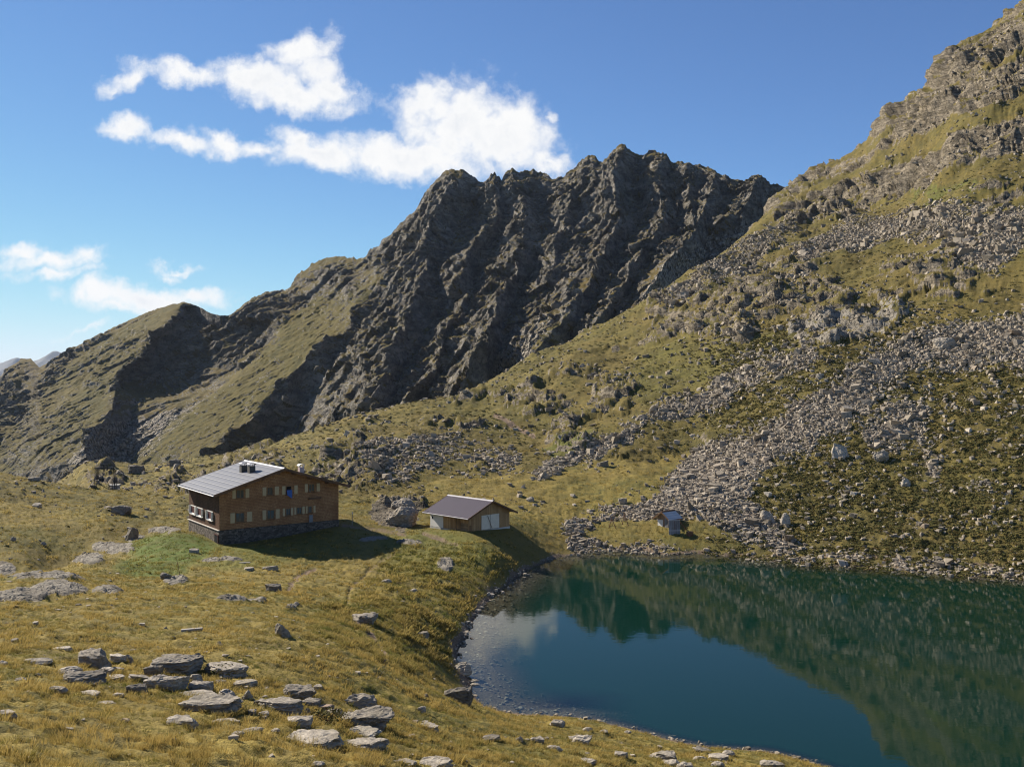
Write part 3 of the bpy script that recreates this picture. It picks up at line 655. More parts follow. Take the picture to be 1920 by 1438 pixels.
# fair-weather clouds, laid out by direction on the sky
dr = t.n('ShaderNodeTexCoord').outputs['Generated']; sx = t.n('ShaderNodeSeparateXYZ'); t.l(dr, sx.inputs[0])
yy = t.math('MAXIMUM', sx.outputs[1], 0.05)
u0 = t.math('DIVIDE', sx.outputs[0], yy); v0 = t.math('DIVIDE', sx.outputs[2], yy)
cb = t.n('ShaderNodeCombineXYZ'); t.l(u0, cb.inputs[0]); t.l(v0, cb.inputs[1])
wn = t.n('ShaderNodeTexNoise'); t.l(cb.outputs[0], wn.inputs['Vector']); wn.inputs['Scale'].default_value = 16; wn.inputs['Detail'].default_value = 5; wn.inputs['Roughness'].default_value = .6
off = t.vmath('SCALE', t.vmath('SUBTRACT', wn.outputs[1], (0.5, 0.5, 0.5)), 0.055)
q = t.vmath('ADD', cb.outputs[0], off)
CL = [(560,105,85,48,-20),(610,165,70,50,30),(480,150,110,40,10),(340,140,120,26,5),(250,150,60,22,-25),(540,180,130,34,8),
      (240,240,62,24,0),(340,255,90,26,8),(430,260,60,26,15),(495,268,55,20,10),
      (800,190,70,60,-10),(880,240,150,100,10),(760,290,210,48,4),(960,260,100,80,15),(600,290,100,40,10),(560,265,60,24,25),(1030,310,60,30,10),(1030,225,18,14,0),
      (90,492,120,26,0),(40,475,60,22,0),(100,520,90,16,0),(340,500,55,9,-5),(320,515,30,12,0),(270,560,150,34,0),(190,560,60,26,0),(360,552,80,22,5),(150,622,48,8,-8),(230,580,70,20,0)]
mk = None
for cx, cy, rx, ry, an in CL:
    c = ((cx - CX) / F, (HY - cy) / F, 0)
    dlt = t.vmath('SUBTRACT', q, c); ca, sa = math.cos(math.radians(an)), math.sin(math.radians(an))
    a = t.math('MULTIPLY', t.vmath('DOT_PRODUCT', dlt, (ca, -sa, 0)), F / rx); b = t.math('MULTIPLY', t.vmath('DOT_PRODUCT', dlt, (sa, ca, 0)), F / ry)
    e = t.math('SUBTRACT', 1.0, t.math('SQRT', t.math('ADD', t.math('MULTIPLY', a, a), t.math('MULTIPLY', b, b))))
    e = t.math('MULTIPLY', e, min(1.0, 0.35 + ry / 60.))
    mk = e if mk is None else t.math('SMOOTH_MAX', mk, e, 0.12)
fb = t.noise(cb.outputs[0], 30, 6, 0.56); fb2 = t.noise(q, 55, 7, 0.6)
dn = t.math('ADD', mk, t.math('ADD', t.math('MULTIPLY', t.math('SUBTRACT', fb, 0.5), 1.3), t.math('MULTIPLY', t.math('SUBTRACT', fb2, 0.5), 0.75)))
den = t.math('MULTIPLY', t.ramp(dn, -0.13, 0.70), t.ramp(sx.outputs[1], 0.06, 0.2))
shade = t.math('MULTIPLY', t.ramp(t.noise(q, 22, 6, .6), 0.38, 0.66), t.ramp(dn, 0.45, 1.1))
ccol = t.mix(t.math('MULTIPLY', shade, 0.55), (1.0, 1.0, 1.0), (0.70, 0.75, 0.83))
cbg = t.n('ShaderNodeBackground'); t.l(ccol, cbg.inputs[0]); cbg.inputs[1].default_value = 0.585
ms = t.n('ShaderNodeMixShader'); t.l(den, ms.inputs[0]); t.l(bg.outputs[0], ms.inputs[1]); t.l(cbg.outputs[0], ms.inputs[2])
ow = t.n('ShaderNodeOutputWorld'); t.l(ms.outputs[0], ow.inputs[0])
scene.view_settings.view_transform = 'Standard'; scene.view_settings.look = 'None'; scene.view_settings.exposure = 0.75; scene.view_settings.gamma = 1
scene.cycles.max_bounces = 5; scene.cycles.diffuse_bounces = 2; scene.cycles.glossy_bounces = 2; scene.cycles.transparent_max_bounces = 12; scene.cycles.volume_bounces = 0
scene.cycles.sample_clamp_indirect = 6; scene.cycles.use_denoising = True; scene.cycles.filter_width = 1.15
# ---- mountain air: one even box round everything
mh = bpy.data.materials.new('mountain air'); mh.use_nodes = True; t = NT(mh.node_tree)
pv = t.n('ShaderNodeVolumePrincipled'); pv.inputs['Color'].default_value = (0.62, 0.76, 1, 1); pv.inputs['Density'].default_value = 0.000019; pv.inputs['Anisotropy'].default_value = 0.2
o = t.n('ShaderNodeOutputMaterial'); t.l(pv.outputs[0], o.inputs['Volume'])
bm = bmesh.new(); bmesh.ops.create_cube(bm, size=1); me = bpy.data.meshes.new('haze'); bm.to_mesh(me); bm.free(); me.materials.append(mh)
hz = link('haze', me, None, 'thin blue mountain air between the camera and the ridges', 'haze', None, 'stuff', (0, 0, 29)); hz.scale = (33200, 33200, 900)
log('world')
# ------------------------------------------------------------------ buildings
class MB:
    def __init__(s): s.v = []; s.f = []
    def poly(s, pts):
        i = len(s.v); s.v += [tuple(p) for p in pts]; s.f.append(tuple(range(i, i + len(pts)))); return s
    def hexa(s, a, b):
        """bottom ring a, top ring b (counter-clockwise seen from above)"""
        i = len(s.v); n = len(a); s.v += [tuple(p) for p in a] + [tuple(p) for p in b]
        s.f.append(tuple(i + k for k in range(n))[::-1]); s.f.append(tuple(i + n + k for k in range(n)))
        for k in range(n): s.f.append((i + k, i + (k + 1) % n, i + n + (k + 1) % n, i + n + k))
        return s
    def box(s, x0, x1, y0, y1, z0, z1):
        r = [(x0, y0), (x1, y0), (x1, y1), (x0, y1)]
        return s.hexa([(*p, z0) for p in r], [(*p, z1) for p in r])
    def beam(s, p, q, r, n=6, r2=None):
        p = Vector(p); q = Vector(q); d = (q - p).normalized(); u = d.orthogonal().normalized(); w = d.cross(u); r2 = r if r2 is None else r2
        ring = lambda c, rad: [c + (u * math.cos(2 * math.pi * k / n) + w * math.sin(2 * math.pi * k / n)) * rad for k in range(n)]
        return s.hexa(ring(p, r), ring(q, r2))
    def build(s, name, m, parent=None, smooth=False, bevel=0, **kw):
        me = bpy.data.meshes.new(name); me.from_pydata(s.v, [], s.f); me.update()
        if bevel:
            b = bmesh.new(); b.from_mesh(me); bmesh.ops.bevel(b, geom=list(b.edges), offset=bevel, segments=1, affect='EDGES'); b.to_mesh(me); b.free()
        for q in me.polygons: q.use_smooth = smooth
        me.materials.append(m); return link(name, me, parent, **kw)
def wood(name, c0, c1, plank=0.0, axis='z', rough=0.8, dark=(0.06, 0.04, 0.025), wear=0.5):
    m, t = mat(name); o = t.obj(); sx = t.n('ShaderNodeSeparateXYZ'); t.l(o, sx.inputs[0])
    st = {'z': (6, 6, 0.35), 'x': (0.35, 6, 6), 'y': (6, 0.35, 6)}[axis]
    g = t.noise(t.scl(o, st), 3.0, 5, 0.6); b = t.noise(o, 0.6, 4)
    c = t.mix(t.ramp(g, 0.3, 0.7), c0, c1); c = t.mix(t.math('MULTIPLY', t.ramp(b, 0.45, 0.7), wear), c, dark)
    nrm = t.bump(g, 0.3, 0.02)
    if plank:
        s_ = t.math('ADD', sx.outputs[0], sx.outputs[1]) if axis == 'z' else sx.outputs[2]
        pl = t.math('DIVIDE', s_, plank); fr = t.math('FRACT', pl); wn = t.n('ShaderNodeTexWhiteNoise', noise_dimensions='1D'); t.l(t.math('FLOOR', pl), wn.inputs[1])
        c = t.mix(t.math('MULTIPLY', wn.outputs[0], 0.55), c, dark)
        c = t.mix(t.math('LESS_THAN', fr, 0.07), c, (0.02, 0.014, 0.01))
    t.out(c, rough, nrm, 0.25); return m
def plain(name, c, rough=0.6, spec=0.3, metal=0.0, var=0.25, sc=2.0):
    m, t = mat(name); o = t.obj(); n = t.noise(o, sc, 5, 0.6)
    t.out(t.mix(t.math('MULTIPLY', t.ramp(n, 0.35, 0.7), var), c, tuple(v * 0.45 for v in c)), rough, t.bump(n, 0.1, 0.02), spec, metal); return m
# shingled wall: rows of narrow wooden shingles
def shingle(name, c0, c1, c2):
    m, t = mat(name); o = t.obj(); sx = t.n('ShaderNodeSeparateXYZ'); t.l(o, sx.inputs[0])
    cb = t.n('ShaderNodeCombineXYZ'); t.l(t.math('ADD', sx.outputs[0], sx.outputs[1]), cb.inputs[0]); t.l(sx.outputs[2], cb.inputs[1])
    br = t.n('ShaderNodeTexBrick'); br.offset = 0.37; t.l(cb.outputs[0], br.inputs['Vector'])
    for k, v in (('Color1', (0.2, 0.2, 0.2, 1)), ('Color2', (1, 1, 1, 1)), ('Mortar', (0, 0, 0, 1))): br.inputs[k].default_value = v
    br.inputs['Scale'].default_value = 1; br.inputs['Mortar Size'].default_value = 0.012; br.inputs['Brick Width'].default_value = 0.16; br.inputs['Row Height'].default_value = 0.2; br.inputs['Bias'].default_value = 0
    n = t.noise(o, 0.5, 5, 0.6); n2_ = t.noise(o, 7, 3, .6)
    c = t.mix(br.outputs[0], c0, c1); c = t.mix(t.math('MULTIPLY', t.ramp(n, 0.42, 0.66), 0.6), c, c2); c = t.mix(t.math('MULTIPLY', t.ramp(n2_, 0.55, 0.72), .7), c, (0.05, 0.03, 0.018))
    c = t.mix(br.outputs[1], c, (0.03, 0.018, 0.01))
    t.out(c, 0.85, t.bump(br.outputs[0], 0.5, 0.03), 0.15); return m
def stonewall(name, a, b, sc=3.2):
    m, t = mat(name); o = t.obj(); vo = t.scl(o, (1, 1, 1.6)); v = t.vor(vo, sc, 'DISTANCE_TO_EDGE'); vc = t.vor(vo, sc, 'F1', 1)
    sp_ = t.n('ShaderNodeSeparateColor'); t.l(vc, sp_.inputs[0])
    c = t.mix(sp_.outputs[0], a, b); c = t.mix(t.ramp(v, 0.07, 0.02), c, (0.07, 0.06, 0.05))
    t.out(c, 0.9, t.bump(t.ramp(v, 0, 0.12), 1.0, 0.06), 0.2); return m
def sheet_roof(name, c, rib, axis, rough, spec, row=0.0):
    m, t = mat(name); o = t.obj(); sx = t.n('ShaderNodeSeparateXYZ'); t.l(o, sx.inputs[0])
    a = sx.outputs[{'x': 0, 'y': 1}[axis]]; fr = t.math('FRACT', t.math('DIVIDE', a, rib)); n = t.noise(o, 0.5, 4); n2_ = t.noise(o, 3, 5, .7)
    k = t.math('SUBTRACT', 1.0, t.math('MULTIPLY', t.math('ABSOLUTE', t.math('SUBTRACT', fr, 0.5)), 2))
    cc = t.mix(t.math('MULTIPLY', t.ramp(n, 0.4, 0.65), .3), c, tuple(v * .75 for v in c)); cc = t.mix(t.math('MULTIPLY', t.ramp(n2_, 0.52, 0.7), .25), cc, tuple(v * .6 for v in c))
    cc = t.mix(t.math('LESS_THAN', k, 0.16), cc, tuple(v * .66 for v in c))
    t.out(cc, rough, t.bump(t.ramp(k, 0.0, 0.35), 0.6, 0.05), spec); return m
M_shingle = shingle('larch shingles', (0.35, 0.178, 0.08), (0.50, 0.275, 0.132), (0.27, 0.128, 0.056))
M_shingle_d = shingle('stained shaded shingles', (0.085, 0.045, 0.026), (0.15, 0.08, 0.045), (0.06, 0.035, 0.02))  # side wall: dark stain, plus the eave's shade put into the colour
M_plinth = stonewall('rubble masonry', (0.075, 0.064, 0.052), (0.235, 0.20, 0.165))
M_roof = sheet_roof('grey sheet roof', (0.135, 0.142, 0.165), 0.98, 'x', 0.6, 0.3)
M_roofb = sheet_roof('brown ribbed roof', (0.060, 0.046, 0.062), 0.36, 'y', 0.55, 0.3)
M_beam = wood('dark timber', (0.12, 0.065, 0.035), (0.20, 0.11, 0.06), axis='x')
M_shut = wood('cream shutters', (0.46, 0.355, 0.20), (0.54, 0.43, 0.26), axis='z', dark=(0.45, 0.33, 0.16), wear=.3)
M_white = plain('white paint', (0.80, 0.78, 0.72), 0.6, .3, 0, .15)
M_red = plain('dark red paint', (0.09, 0.025, 0.02), 0.6)
M_dark = plain('dark interior', (0.012, 0.012, 0.014), 0.8, .1)
M_cap = plain('zinc', (0.20, 0.20, 0.22), 0.5, .4, .2)
M_chim = plain('chimney render', (0.10, 0.09, 0.075), 0.9)
M_glass, t = mat('window glass'); o_ = t.obj(); b_ = t.out(t.mix(t.noise(o_, 2, 2), (0.03, 0.035, 0.035), (0.075, 0.085, 0.08)), 0.08, t.bump(t.noise(o_, 1.5, 2), .05, .02), 0.6)
M_frame = wood('window frames', (0.20, 0.11, 0.05), (0.30, 0.17, 0.08), axis='z')
M_plank = wood('larch boarding', (0.42, 0.25, 0.11), (0.54, 0.35, 0.17), plank=0.22, dark=(0.24, 0.13, 0.06))
M_grey = wood('weathered boards', (0.21, 0.205, 0.20), (0.33, 0.325, 0.32), plank=0.3, axis='z', dark=(0.13, 0.12, 0.11))
M_steel = plain('galvanised rope', (0.16, 0.16, 0.16), 0.5, .5, .5)
M_conc = plain('pale concrete', (0.55, 0.54, 0.50), 0.9)
M_blue = plain('blue cloth', (0.06, 0.14, 0.42), 0.9)

def gable_roof(root, L, y0, y1, zw, za, ov, th, mroof, medge, mbeam, ridge_name='ridge_cap'):
    """two pitches over walls 0..L, eave wall height zw, underside apex za; separate slabs"""
    k = (za - zw) / (L / 2); ze = zw - ov * k
    for s in (0, 1):
        xa, xb = (-ov, L / 2) if s == 0 else (L / 2, L + ov)
        z_ = lambda x: zw + k * (x if x <= L / 2 else L - x)
        bm_ = MB(); bm_.hexa([(xa, y0, z_(xa)), (xb, y0, z_(xb)), (xb, y1, z_(xb)), (xa, y1, z_(xa))], [(xa, y0, z_(xa) + th), (xb, y0, z_(xb) + th), (xb, y1, z_(xb) + th), (xa, y1, z_(xa) + th)])
        sl_ = bm_.build('roof_pitch', mroof, root)
        for yy in (y0 - 0.05, y1):
            g = MB()
            g.hexa([(xa, yy, z_(xa) - .14), (xb, yy, z_(xb) - .14), (xb, yy + .05, z_(xb) - .14), (xa, yy + .05, z_(xa) - .14)], [(xa, yy, z_(xa) + th + .03), (xb, yy, z_(xb) + th + .03), (xb, yy + .05, z_(xb) + th + .03), (xa, yy + .05, z_(xa) + th + .03)])
            g.build('verge_board', mbeam, sl_)
        e = MB(); xe = -ov if s == 0 else L + ov
        e.beam((xe - .07 if s == 0 else xe + .07, y0, ze + .02), (xe - .07 if s == 0 else xe + .07, y1, ze + .02), 0.075, 6); e.build('gutter', medge, sl_)
    c = MB(); c.hexa([(L / 2 - .22, y0, za + th - .22 * k + .02), (L / 2 + .22, y0, za + th - .22 * k + .02), (L / 2 + .22, y1, za + th - .22 * k + .02), (L / 2 - .22, y1, za + th - .22 * k + .02)],
           [(L / 2 - .05, y0, za + th + .08), (L / 2 + .05, y0, za + th + .08), (L / 2 + .05, y1, za + th + .08), (L / 2 - .05, y1, za + th + .08)])
    c.build(ridge_name, medge, root)

# ---- the hut
HX, HY_, HA, HZ = -38.5, 131.0, math.radians(35.3), 4.0
HL, HM, HP, HW, HAp = 17.1, 12.7, 1.85, 6.85, 9.45
hut = thing('mountain_hut', 'large shingled wooden mountain hut with grey sheet roof on a stone base', 'hut', (HX, HY_, HZ), HA)
b = MB()
b.poly([(0, 0, HP), (HL, 0, HP), (HL, 0, HW), (HL / 2, 0, HAp), (0, 0, HW)]); b.poly([(HL, HM, HP), (0, HM, HP), (0, HM, HW), (HL / 2, HM, HAp), (HL, HM, HW)])
b.poly([(HL, 0, HP), (HL, HM, HP), (HL, HM, HW), (HL, 0, HW)])
b.build('wall', M_shingle, hut)
MB().poly([(0, HM, HP), (0, 0, HP), (0, 0, HW), (0, HM, HW)]).build('wall', M_shingle_d, hut, label='dark stained side wall with the eave shade in its colour')
pl = MB(); pl.box(-.06, HL + .06, -.06, HM + .06, -2.2, HP - .05); pl_o = pl.build('stone_base', M_plinth, hut)
MB().box(-.2, -.004, -.1, HM + .14, HP - .05, HP + .03).build('ledge', plain('pale ledge', (0.62, 0.56, 0.5), .8), pl_o)
gable_roof(hut, HL, -1.3, HM + 1.1, HW, HAp, 1.15, 0.2, M_roof, M_cap, M_beam)
def gab(px, py):
    r = (px - CX) / F; s = (HY_ * r - HX) / (math.cos(HA) - math.sin(HA) * r); y = HY_ + math.sin(HA) * s
    return s, HC - (py - HY) / F * y - HZ
def gz(X, Y): return gab(400 + X * 260 / 1920, 860 + Y * 260 / 1920)
def window(parent, x0, x1, z0, z1, shl, shr, nx=2, opened=False):
    f_ = MB(); w_ = .09
    f_.box(x0, x1, -.06, -.004, z0, z0 + w_).box(x0, x1, -.06, -.004, z1 - w_, z1).box(x0, x0 + w_, -.06, -.004, z0 + w_, z1 - w_).box(x1 - w_, x1, -.06, -.004, z0 + w_, z1 - w_)
    for k in range(1, nx):
        xx = x0 + (x1 - x0) * k / nx
        if not opened: f_.box(xx - .03, xx + .03, -.05, -.004, z0 + w_, z1 - w_)
    fo = f_.build('window', M_frame, parent)
    MB().box(x0 + w_, x1 - w_, -.028, -.012, z0 + w_, z1 - w_).build('pane', M_dark if opened else M_glass, fo)  # an opened window gets a black sheet painting the unlit room instead of glass
    MB().box(x0 - .08, x1 + .08, -.17, -.004, z0 - .08, z0 - .003).build('sill', M_beam, fo)
    for sh in (shl, shr):
        if sh: MB().box(sh[0], sh[1], -.075, -.004, z0 - .02, z1 + .02).build('shutter', M_shut, hut, bevel=.008)
WIN = [((262, 312), (315, 425), (445, 495), 425, 545), ((680, 735), (740, 825), (850, 905), 392, 505), ((950, 1000), (1003, 1085), (1120, 1165), 376, 490), ((1265, 1310), (1315, 1400), (1430, 1475), 347, 455),
       ((235, 300), (305, 430), (465, 535), 745, 880), ((680, 735), (740, 845), (865, 915), 706, 835), ((960, 995), (1000, 1070), (1075, 1105), 685, 785), ((1120, 1150), (1152, 1225), (1230, 1265), 668, 765), ((1278, 1305), (1308, 1365), (1385, 1412), 655, 750)]
zrow = []
for i, (a_, w_, c_, ya, yb) in enumerate(WIN):
    xm = sum(w_) / 2; z1_ = gz(xm, ya)[1]; z0_ = gz(xm, yb)[1]
    window(hut, gz(w_[0], 0)[0], gz(w_[1], 0)[0], z0_, z1_, (gz(a_[0], 0)[0], gz(a_[1], 0)[0] - .03), (gz(c_[0], 0)[0], gz(c_[1], 0)[0]), 2, i == 2)
    if i == 2: towel_at = (gz(1010, 0)[0], gz(1083, 0)[0], gz(1040, 550)[1], gz(1040, 432)[1])
k_ = (HAp - HW) / (HL / 2)
for X in (150, 410, 650, 865, 1090, 1310, 1550):
    s_ = gz(X, 400)[0]; zr = HW + k_ * (s_ if s_ < HL / 2 else HL - s_)
    MB().box(s_ - .13, s_ + .13, -1.15, -.003, zr - .36, zr - .08 - .02).build('purlin_end', M_beam, hut)
s0, z0 = gz(1312, 565); s1, z1 = gz(1482, 500)
sf = MB().box(s0, s1, -.34, -.004, z0, z0 + .05); sf.box(s0, s1, -.34, -.31, z0 + .05, z0 + .3)
for xx in (s0 + .05, s1 - .09): sf.box(xx, xx + .05, -.31, -.004, z0 + .05, z0 + .1)
sf.build('flower_shelf', M_beam, hut)
s0, z0 = gz(1322, 878); s1, z1 = gz(1370, 775); MB().box(s0, s1, -.18, -.004, z0, z1).build('meter_box', plain('grey box', (0.22, 0.23, 0.24)), hut, bevel=.01)
# left wall (x = 0, facing -x)
def lw(X, Y):
    px, py = 335 + X * 120 / 1150, 890 + Y * 120 / 1150; r = (px - CX) / F
    s = (r * HY_ - HX) / (-math.sin(HA) - r * math.cos(HA)); y = HY_ + math.cos(HA) * s
    return s, HC - (py - HY) / F * y - HZ
for (xa, ya, xb, yb) in ((222, 535, 318, 715), (338, 575, 440, 760), (520, 632, 620, 825)):
    sa, za = lw(xa, ya); sb, zb = lw(xb, yb); ztop = za; zbot = zb
    f_ = MB(); w_ = .12; lo, hi = sb, sa
    f_.box(-.05, -.004, lo, hi, zbot, zbot + w_).box(-.05, -.004, lo, hi, ztop - w_, ztop).box(-.05, -.004, lo, lo + w_, zbot + w_, ztop - w_).box(-.05, -.004, hi - w_, hi, zbot + w_, ztop - w_)
    fo = f_.build('window', M_white, hut); MB().box(-.03, -.012, lo + w_, hi - w_, zbot + w_, ztop - w_).build('pane', M_red, fo, label='window panes behind dark red curtains')
    MB().box(-.24, -.004, lo - .05, hi + .05, zbot - .1, zbot - .004).build('sill', M_white, fo)
    for yy in (lo - .06, hi + .02): MB().box(-.3, -.02, yy - .02, yy + .06, zbot + .03, ztop - .02).build('shutter', M_white, hut, label='white shutter swung out from the side wall')
for (xa, ya, xb, yb) in ((418, 262, 470, 345), (522, 298, 578, 372)):
    sa, za = lw(xa, ya); sb, zb = lw(xb, yb); fo = MB().box(-.05, -.004, sb, sa, zb, min(za, HW - .25)).build('window', M_frame, hut)
    MB().box(-.065, -.052, sb + .12, sa - .12, zb + .1, min(za, HW - .25) - .1).build('pane', M_glass, fo)
sa, za = lw(655, 1050); sb, zb = lw(727, 1255)
d_ = MB().box(-.10, -.062, sb, sa, -.2, za).build('door', M_dark, hut)  # black sheet painting the shade of a dark doorway opening
MB().box(-.16, -.101, sb - .02, sb + .1, -.2, za).box(-.16, -.101, sb + .1, sa, za - .12, za).build('door_frame', M_red, d_)
# chimneys
def roofz(x): return HW + .2 + k_ * (x if x < HL / 2 else HL - x)
def chimney(x, y, h, w_, body, cap):
    c_ = MB().box(x - w_, x + w_, y - w_, y + w_, roofz(x) - .5, roofz(x) + h).build('chimney', body, hut)
    q_ = MB()
    for ax in (-1, 1):
        for ay in (-1, 1): q_.box(x + ax * (w_ - .09) - .05, x + ax * (w_ - .09) + .05, y + ay * (w_ - .09) - .05, y + ay * (w_ - .09) + .05, roofz(x) + h, roofz(x) + h + .2)
    n_ = 9; up = []
    for k in range(n_):
        a = math.pi * k / (n_ - 1); up.append((x - math.cos(a) * (w_ + .12), roofz(x) + h + .2 + math.sin(a) * .26))
    for k in range(n_ - 1):
        (xa, za_), (xb, zb_) = up[k], up[k + 1]
        q_.hexa([(xa, y - w_ - .1, za_ - .03), (xb, y - w_ - .1, zb_ - .03), (xb, y + w_ + .1, zb_ - .03), (xa, y + w_ + .1, za_ - .03)], [(xa, y - w_ - .1, za_), (xb, y - w_ - .1, zb_), (xb, y + w_ + .1, zb_), (xa, y + w_ + .1, za_)])
    q_.build('chimney_cap', cap, c_); return c_
chimney(5.6, 6.4, .85, .42, M_chim, M_cap); chimney(5.9, 4.1, .85, .42, M_chim, M_cap); chimney(13.6, 5.0, .95, .34, plain('pink render', (.5, .38, .34), .9), M_white)
tw = MB(); xa, xb, za, zb = towel_at; n_ = 8
for i in range(n_):
    for j in range(n_):
        def P(a, c):
            u, v = a / n_, c / n_; dz = (zb - za) * (1 - .42 * (1 - u)) ; return (xa + (xb - xa) * (u * (1 - .12 * v) + .06 * v), -.2 - .05 * math.sin(u * 7 + v) * v - .06 * v, zb - dz * v)
        tw.poly([P(i, j), P(i + 1, j), P(i + 1, j + 1), P(i, j + 1)])
        tw.poly([tuple(np.add(q, (0, .02, 0))) for q in (P(i, j + 1), P(i + 1, j + 1), P(i + 1, j), P(i, j))])
t_ = tw.build('towel', M_blue, None, True, label='blue cloth hanging out of the open upper hut window', cat='towel'); t_.location = (HX, HY_, HZ); t_.rotation_euler = (0, 0, HA)

# ---- the barn
BX, BY, BA, BZ = -6.1, 140.0, math.radians(45), 4.2; BL, BM, BW, BAp = 8.1, 8.27, 2.3, 4.0
barn = thing('barn', 'small larch boarded barn with dark ribbed roof and white gate', 'barn', (BX, BY, BZ), BA)
b = MB(); b.poly([(0, 0, -.05), (BL, 0, -.05), (BL, 0, BW), (BL / 2, 0, BAp), (0, 0, BW)]); b.poly([(BL, BM, -.05), (0, BM, -.05), (0, BM, BW), (BL / 2, BM, BAp), (BL, BM, BW)])
b.poly([(BL, 0, -.05), (BL, BM, -.05), (BL, BM, BW), (BL, 0, BW)]); b.poly([(0, BM, -.05), (0, 0, -.05), (0, 0, BW), (0, BM, BW)]); b.build('wall', M_plank, barn)
MB().box(-.05, BL + .05, -.05, BM + .05, -1.6, -.05).build('foundation', M_conc, barn)
gable_roof(barn, BL, -.85, BM + .7, BW, BAp, .85, .1, M_roofb, plain('grey gutter', (.4, .38, .4)), M_beam)
gt = MB().box(2.45, 5.95, -.07, -.004, .02, 2.05).build('gate', plain('cream gate paint', (0.80, 0.71, 0.56), 0.7, .2, 0, .2), barn)
MB().box(4.12, 4.17, -.085, -.071, .02, 2.05).build('gate_seam', M_beam, gt)
MB().beam((3.6, -.11, 1.95), (4.3, -.3, .05), .035).build('gate_prop', M_beam, barn)
MB().box(-.05, -.004, 5.4, BM - .02, .0, BW - .06).build('white_panel', M_white, barn)
MB().box(-.055, -.005, 2.75, 3.0, 0, BW - .08).build('door_post', M_plank, barn); MB().box(-.055, -.005, 3.5, 3.6, 0, BW - .08).build('door_post', M_plank, barn)
MB().box(-.05, -.004, 1.7, 2.7, 0.0, 2.0).build('door', wood('barn door', (.34, .19, .08), (.45, .27, .12), plank=.18), barn)
MB().box(-.06, -.005, .15, 1.6, .1, 1.15).build('wood_rack', wood('split wood', (.3, .19, .1), (.5, .34, .18), plank=.13, axis='x'), barn)
MB().box(6.1, 7.9, -.05, -.004, .05, 1.95).build('door', M_plank, barn)
MB().box(.6, 1.9, -.05, -.004, .05, 1.9).build('door', M_plank, barn)
MB().box(.1, .6, -.055, -.005, .1, .9).build('hatch', M_frame, barn)
MB().box(-.075, -.055, 7.6, 7.85, 1.1, 1.45).build('notice_plate', M_dark, barn)

# ---- the pump shed by the lake
SX, SY, SA_ = 22.92, 156.76, math.radians(-50); SZ = ground_xy(23.9, 156.2) - .05; SL, SM, SW, SAp = 2.3, 2.34, 1.5, 2.3
M_shed = wood('shed boards', (.30, .19, .11), (.42, .28, .17), plank=.2, dark=(.2, .14, .09))
shed = thing('shed', 'tiny wooden shed with pale striped roof at the lake edge', 'shed', (SX, SY, SZ), SA_)
b = MB(); b.poly([(0, 0, -.4), (SL, 0, -.4), (SL, 0, SW), (SL / 2, 0, SAp), (0, 0, SW)]); b.poly([(SL, SM, -.4), (0, SM, -.4), (0, SM, SW), (SL / 2, SM, SAp), (SL, SM, SW)])
b.poly([(SL, 0, -.4), (SL, SM, -.4), (SL, SM, SW), (SL, 0, SW)]); b.poly([(0, SM, -.4), (0, 0, -.4), (0, 0, SW), (0, SM, SW)]); b.build('wall', M_shed, shed)
gable_roof(shed, SL, -.45, SM + .4, SW, SAp, .5, .07, sheet_roof('striped shed roof', (.62, .59, .56), .42, 'x', .85, .1), M_beam, M_beam)
for k in range(4): MB().box(.08 + .27 * k, .3 + .27 * k, -.05, -.004, -.3, 1.0).build('sunlit_slat', M_white, shed)  # white paints in the sunlit lower left of the gable, below the eave shadow
MB().box(1.5, 2.15, -.04, -.004, -.2, 1.45).build('door', M_grey, shed)
MB().box(SL + .004, SL + .05, .1, SM - .1, -.3, .75).build('splash_board', M_grey, shed)
pb = ground_px(1265, 1006, 120); pz = pb.z
board = thing('board', 'grey weathered board stood upright before the tiny shed', 'board', (pb.x, pb.y, pz), math.radians(8)); board.rotation_euler = (math.radians(-9), 0, math.radians(8))
MB().box(-.9, .9, -.03, .03, -.15, 2.1).build('panel', M_grey, board)
M_bat = wood('pale batten', (.4, .38, .36), (.5, .48, .46), axis='x')
MB().box(-.9, .9, -.09, -.034, .42, .54).build('crossbar', M_bat, board); MB().box(-.9, .9, -.09, -.034, 2.0, 2.1).build('crossbar', M_bat, board)
sg_ = MB().box(-.02, .02, -.042, -.0335, .6, 1.95)
for j in range(7):
    for i in range(4):
        x_ = -.35 + .24 * i + .03 * j; z_ = .62 + .19 * j; sg_.hexa([(x_, -.06, z_), (x_ + .08, -.06, z_ - .05), (x_ + .08, -.033, z_ - .05), (x_, -.033, z_)], [(x_ - .09, -.06, z_ + .13), (x_ - .01, -.06, z_ + .1), (x_ - .01, -.033, z_ + .1), (x_ - .09, -.033, z_ + .13)])
sg_.build('slat_pattern', wood('brown slats', (.16, .1, .07), (.24, .16, .11)), board)
for e_ in (-1, 1): MB().beam((.6 * e_, .02, 1.6), (.7 * e_, .9, -.2), .05).build('brace', M_beam, board)
p = ground_px(1293, 1008, 120); o = MB().box(-.4, .4, -.3, .3, -.1, .55).box(-.46, .46, -.36, .36, .551, .62).build('crate', M_beam, None, label='small dark wooden box on the bank right of the grey board', cat='crate', bevel=.01); o.location = p; o.rotation_euler = (0, 0, .5)
p = ground_px(1288, 998, 120); o = MB().box(-.09, .09, -.03, .03, 0, 1.7).build('plank', M_beam, None, label='dark plank leaning towards the grey board by the shed', cat='plank'); o.location = p; o.rotation_euler = (math.radians(8), math.radians(-42), 0)
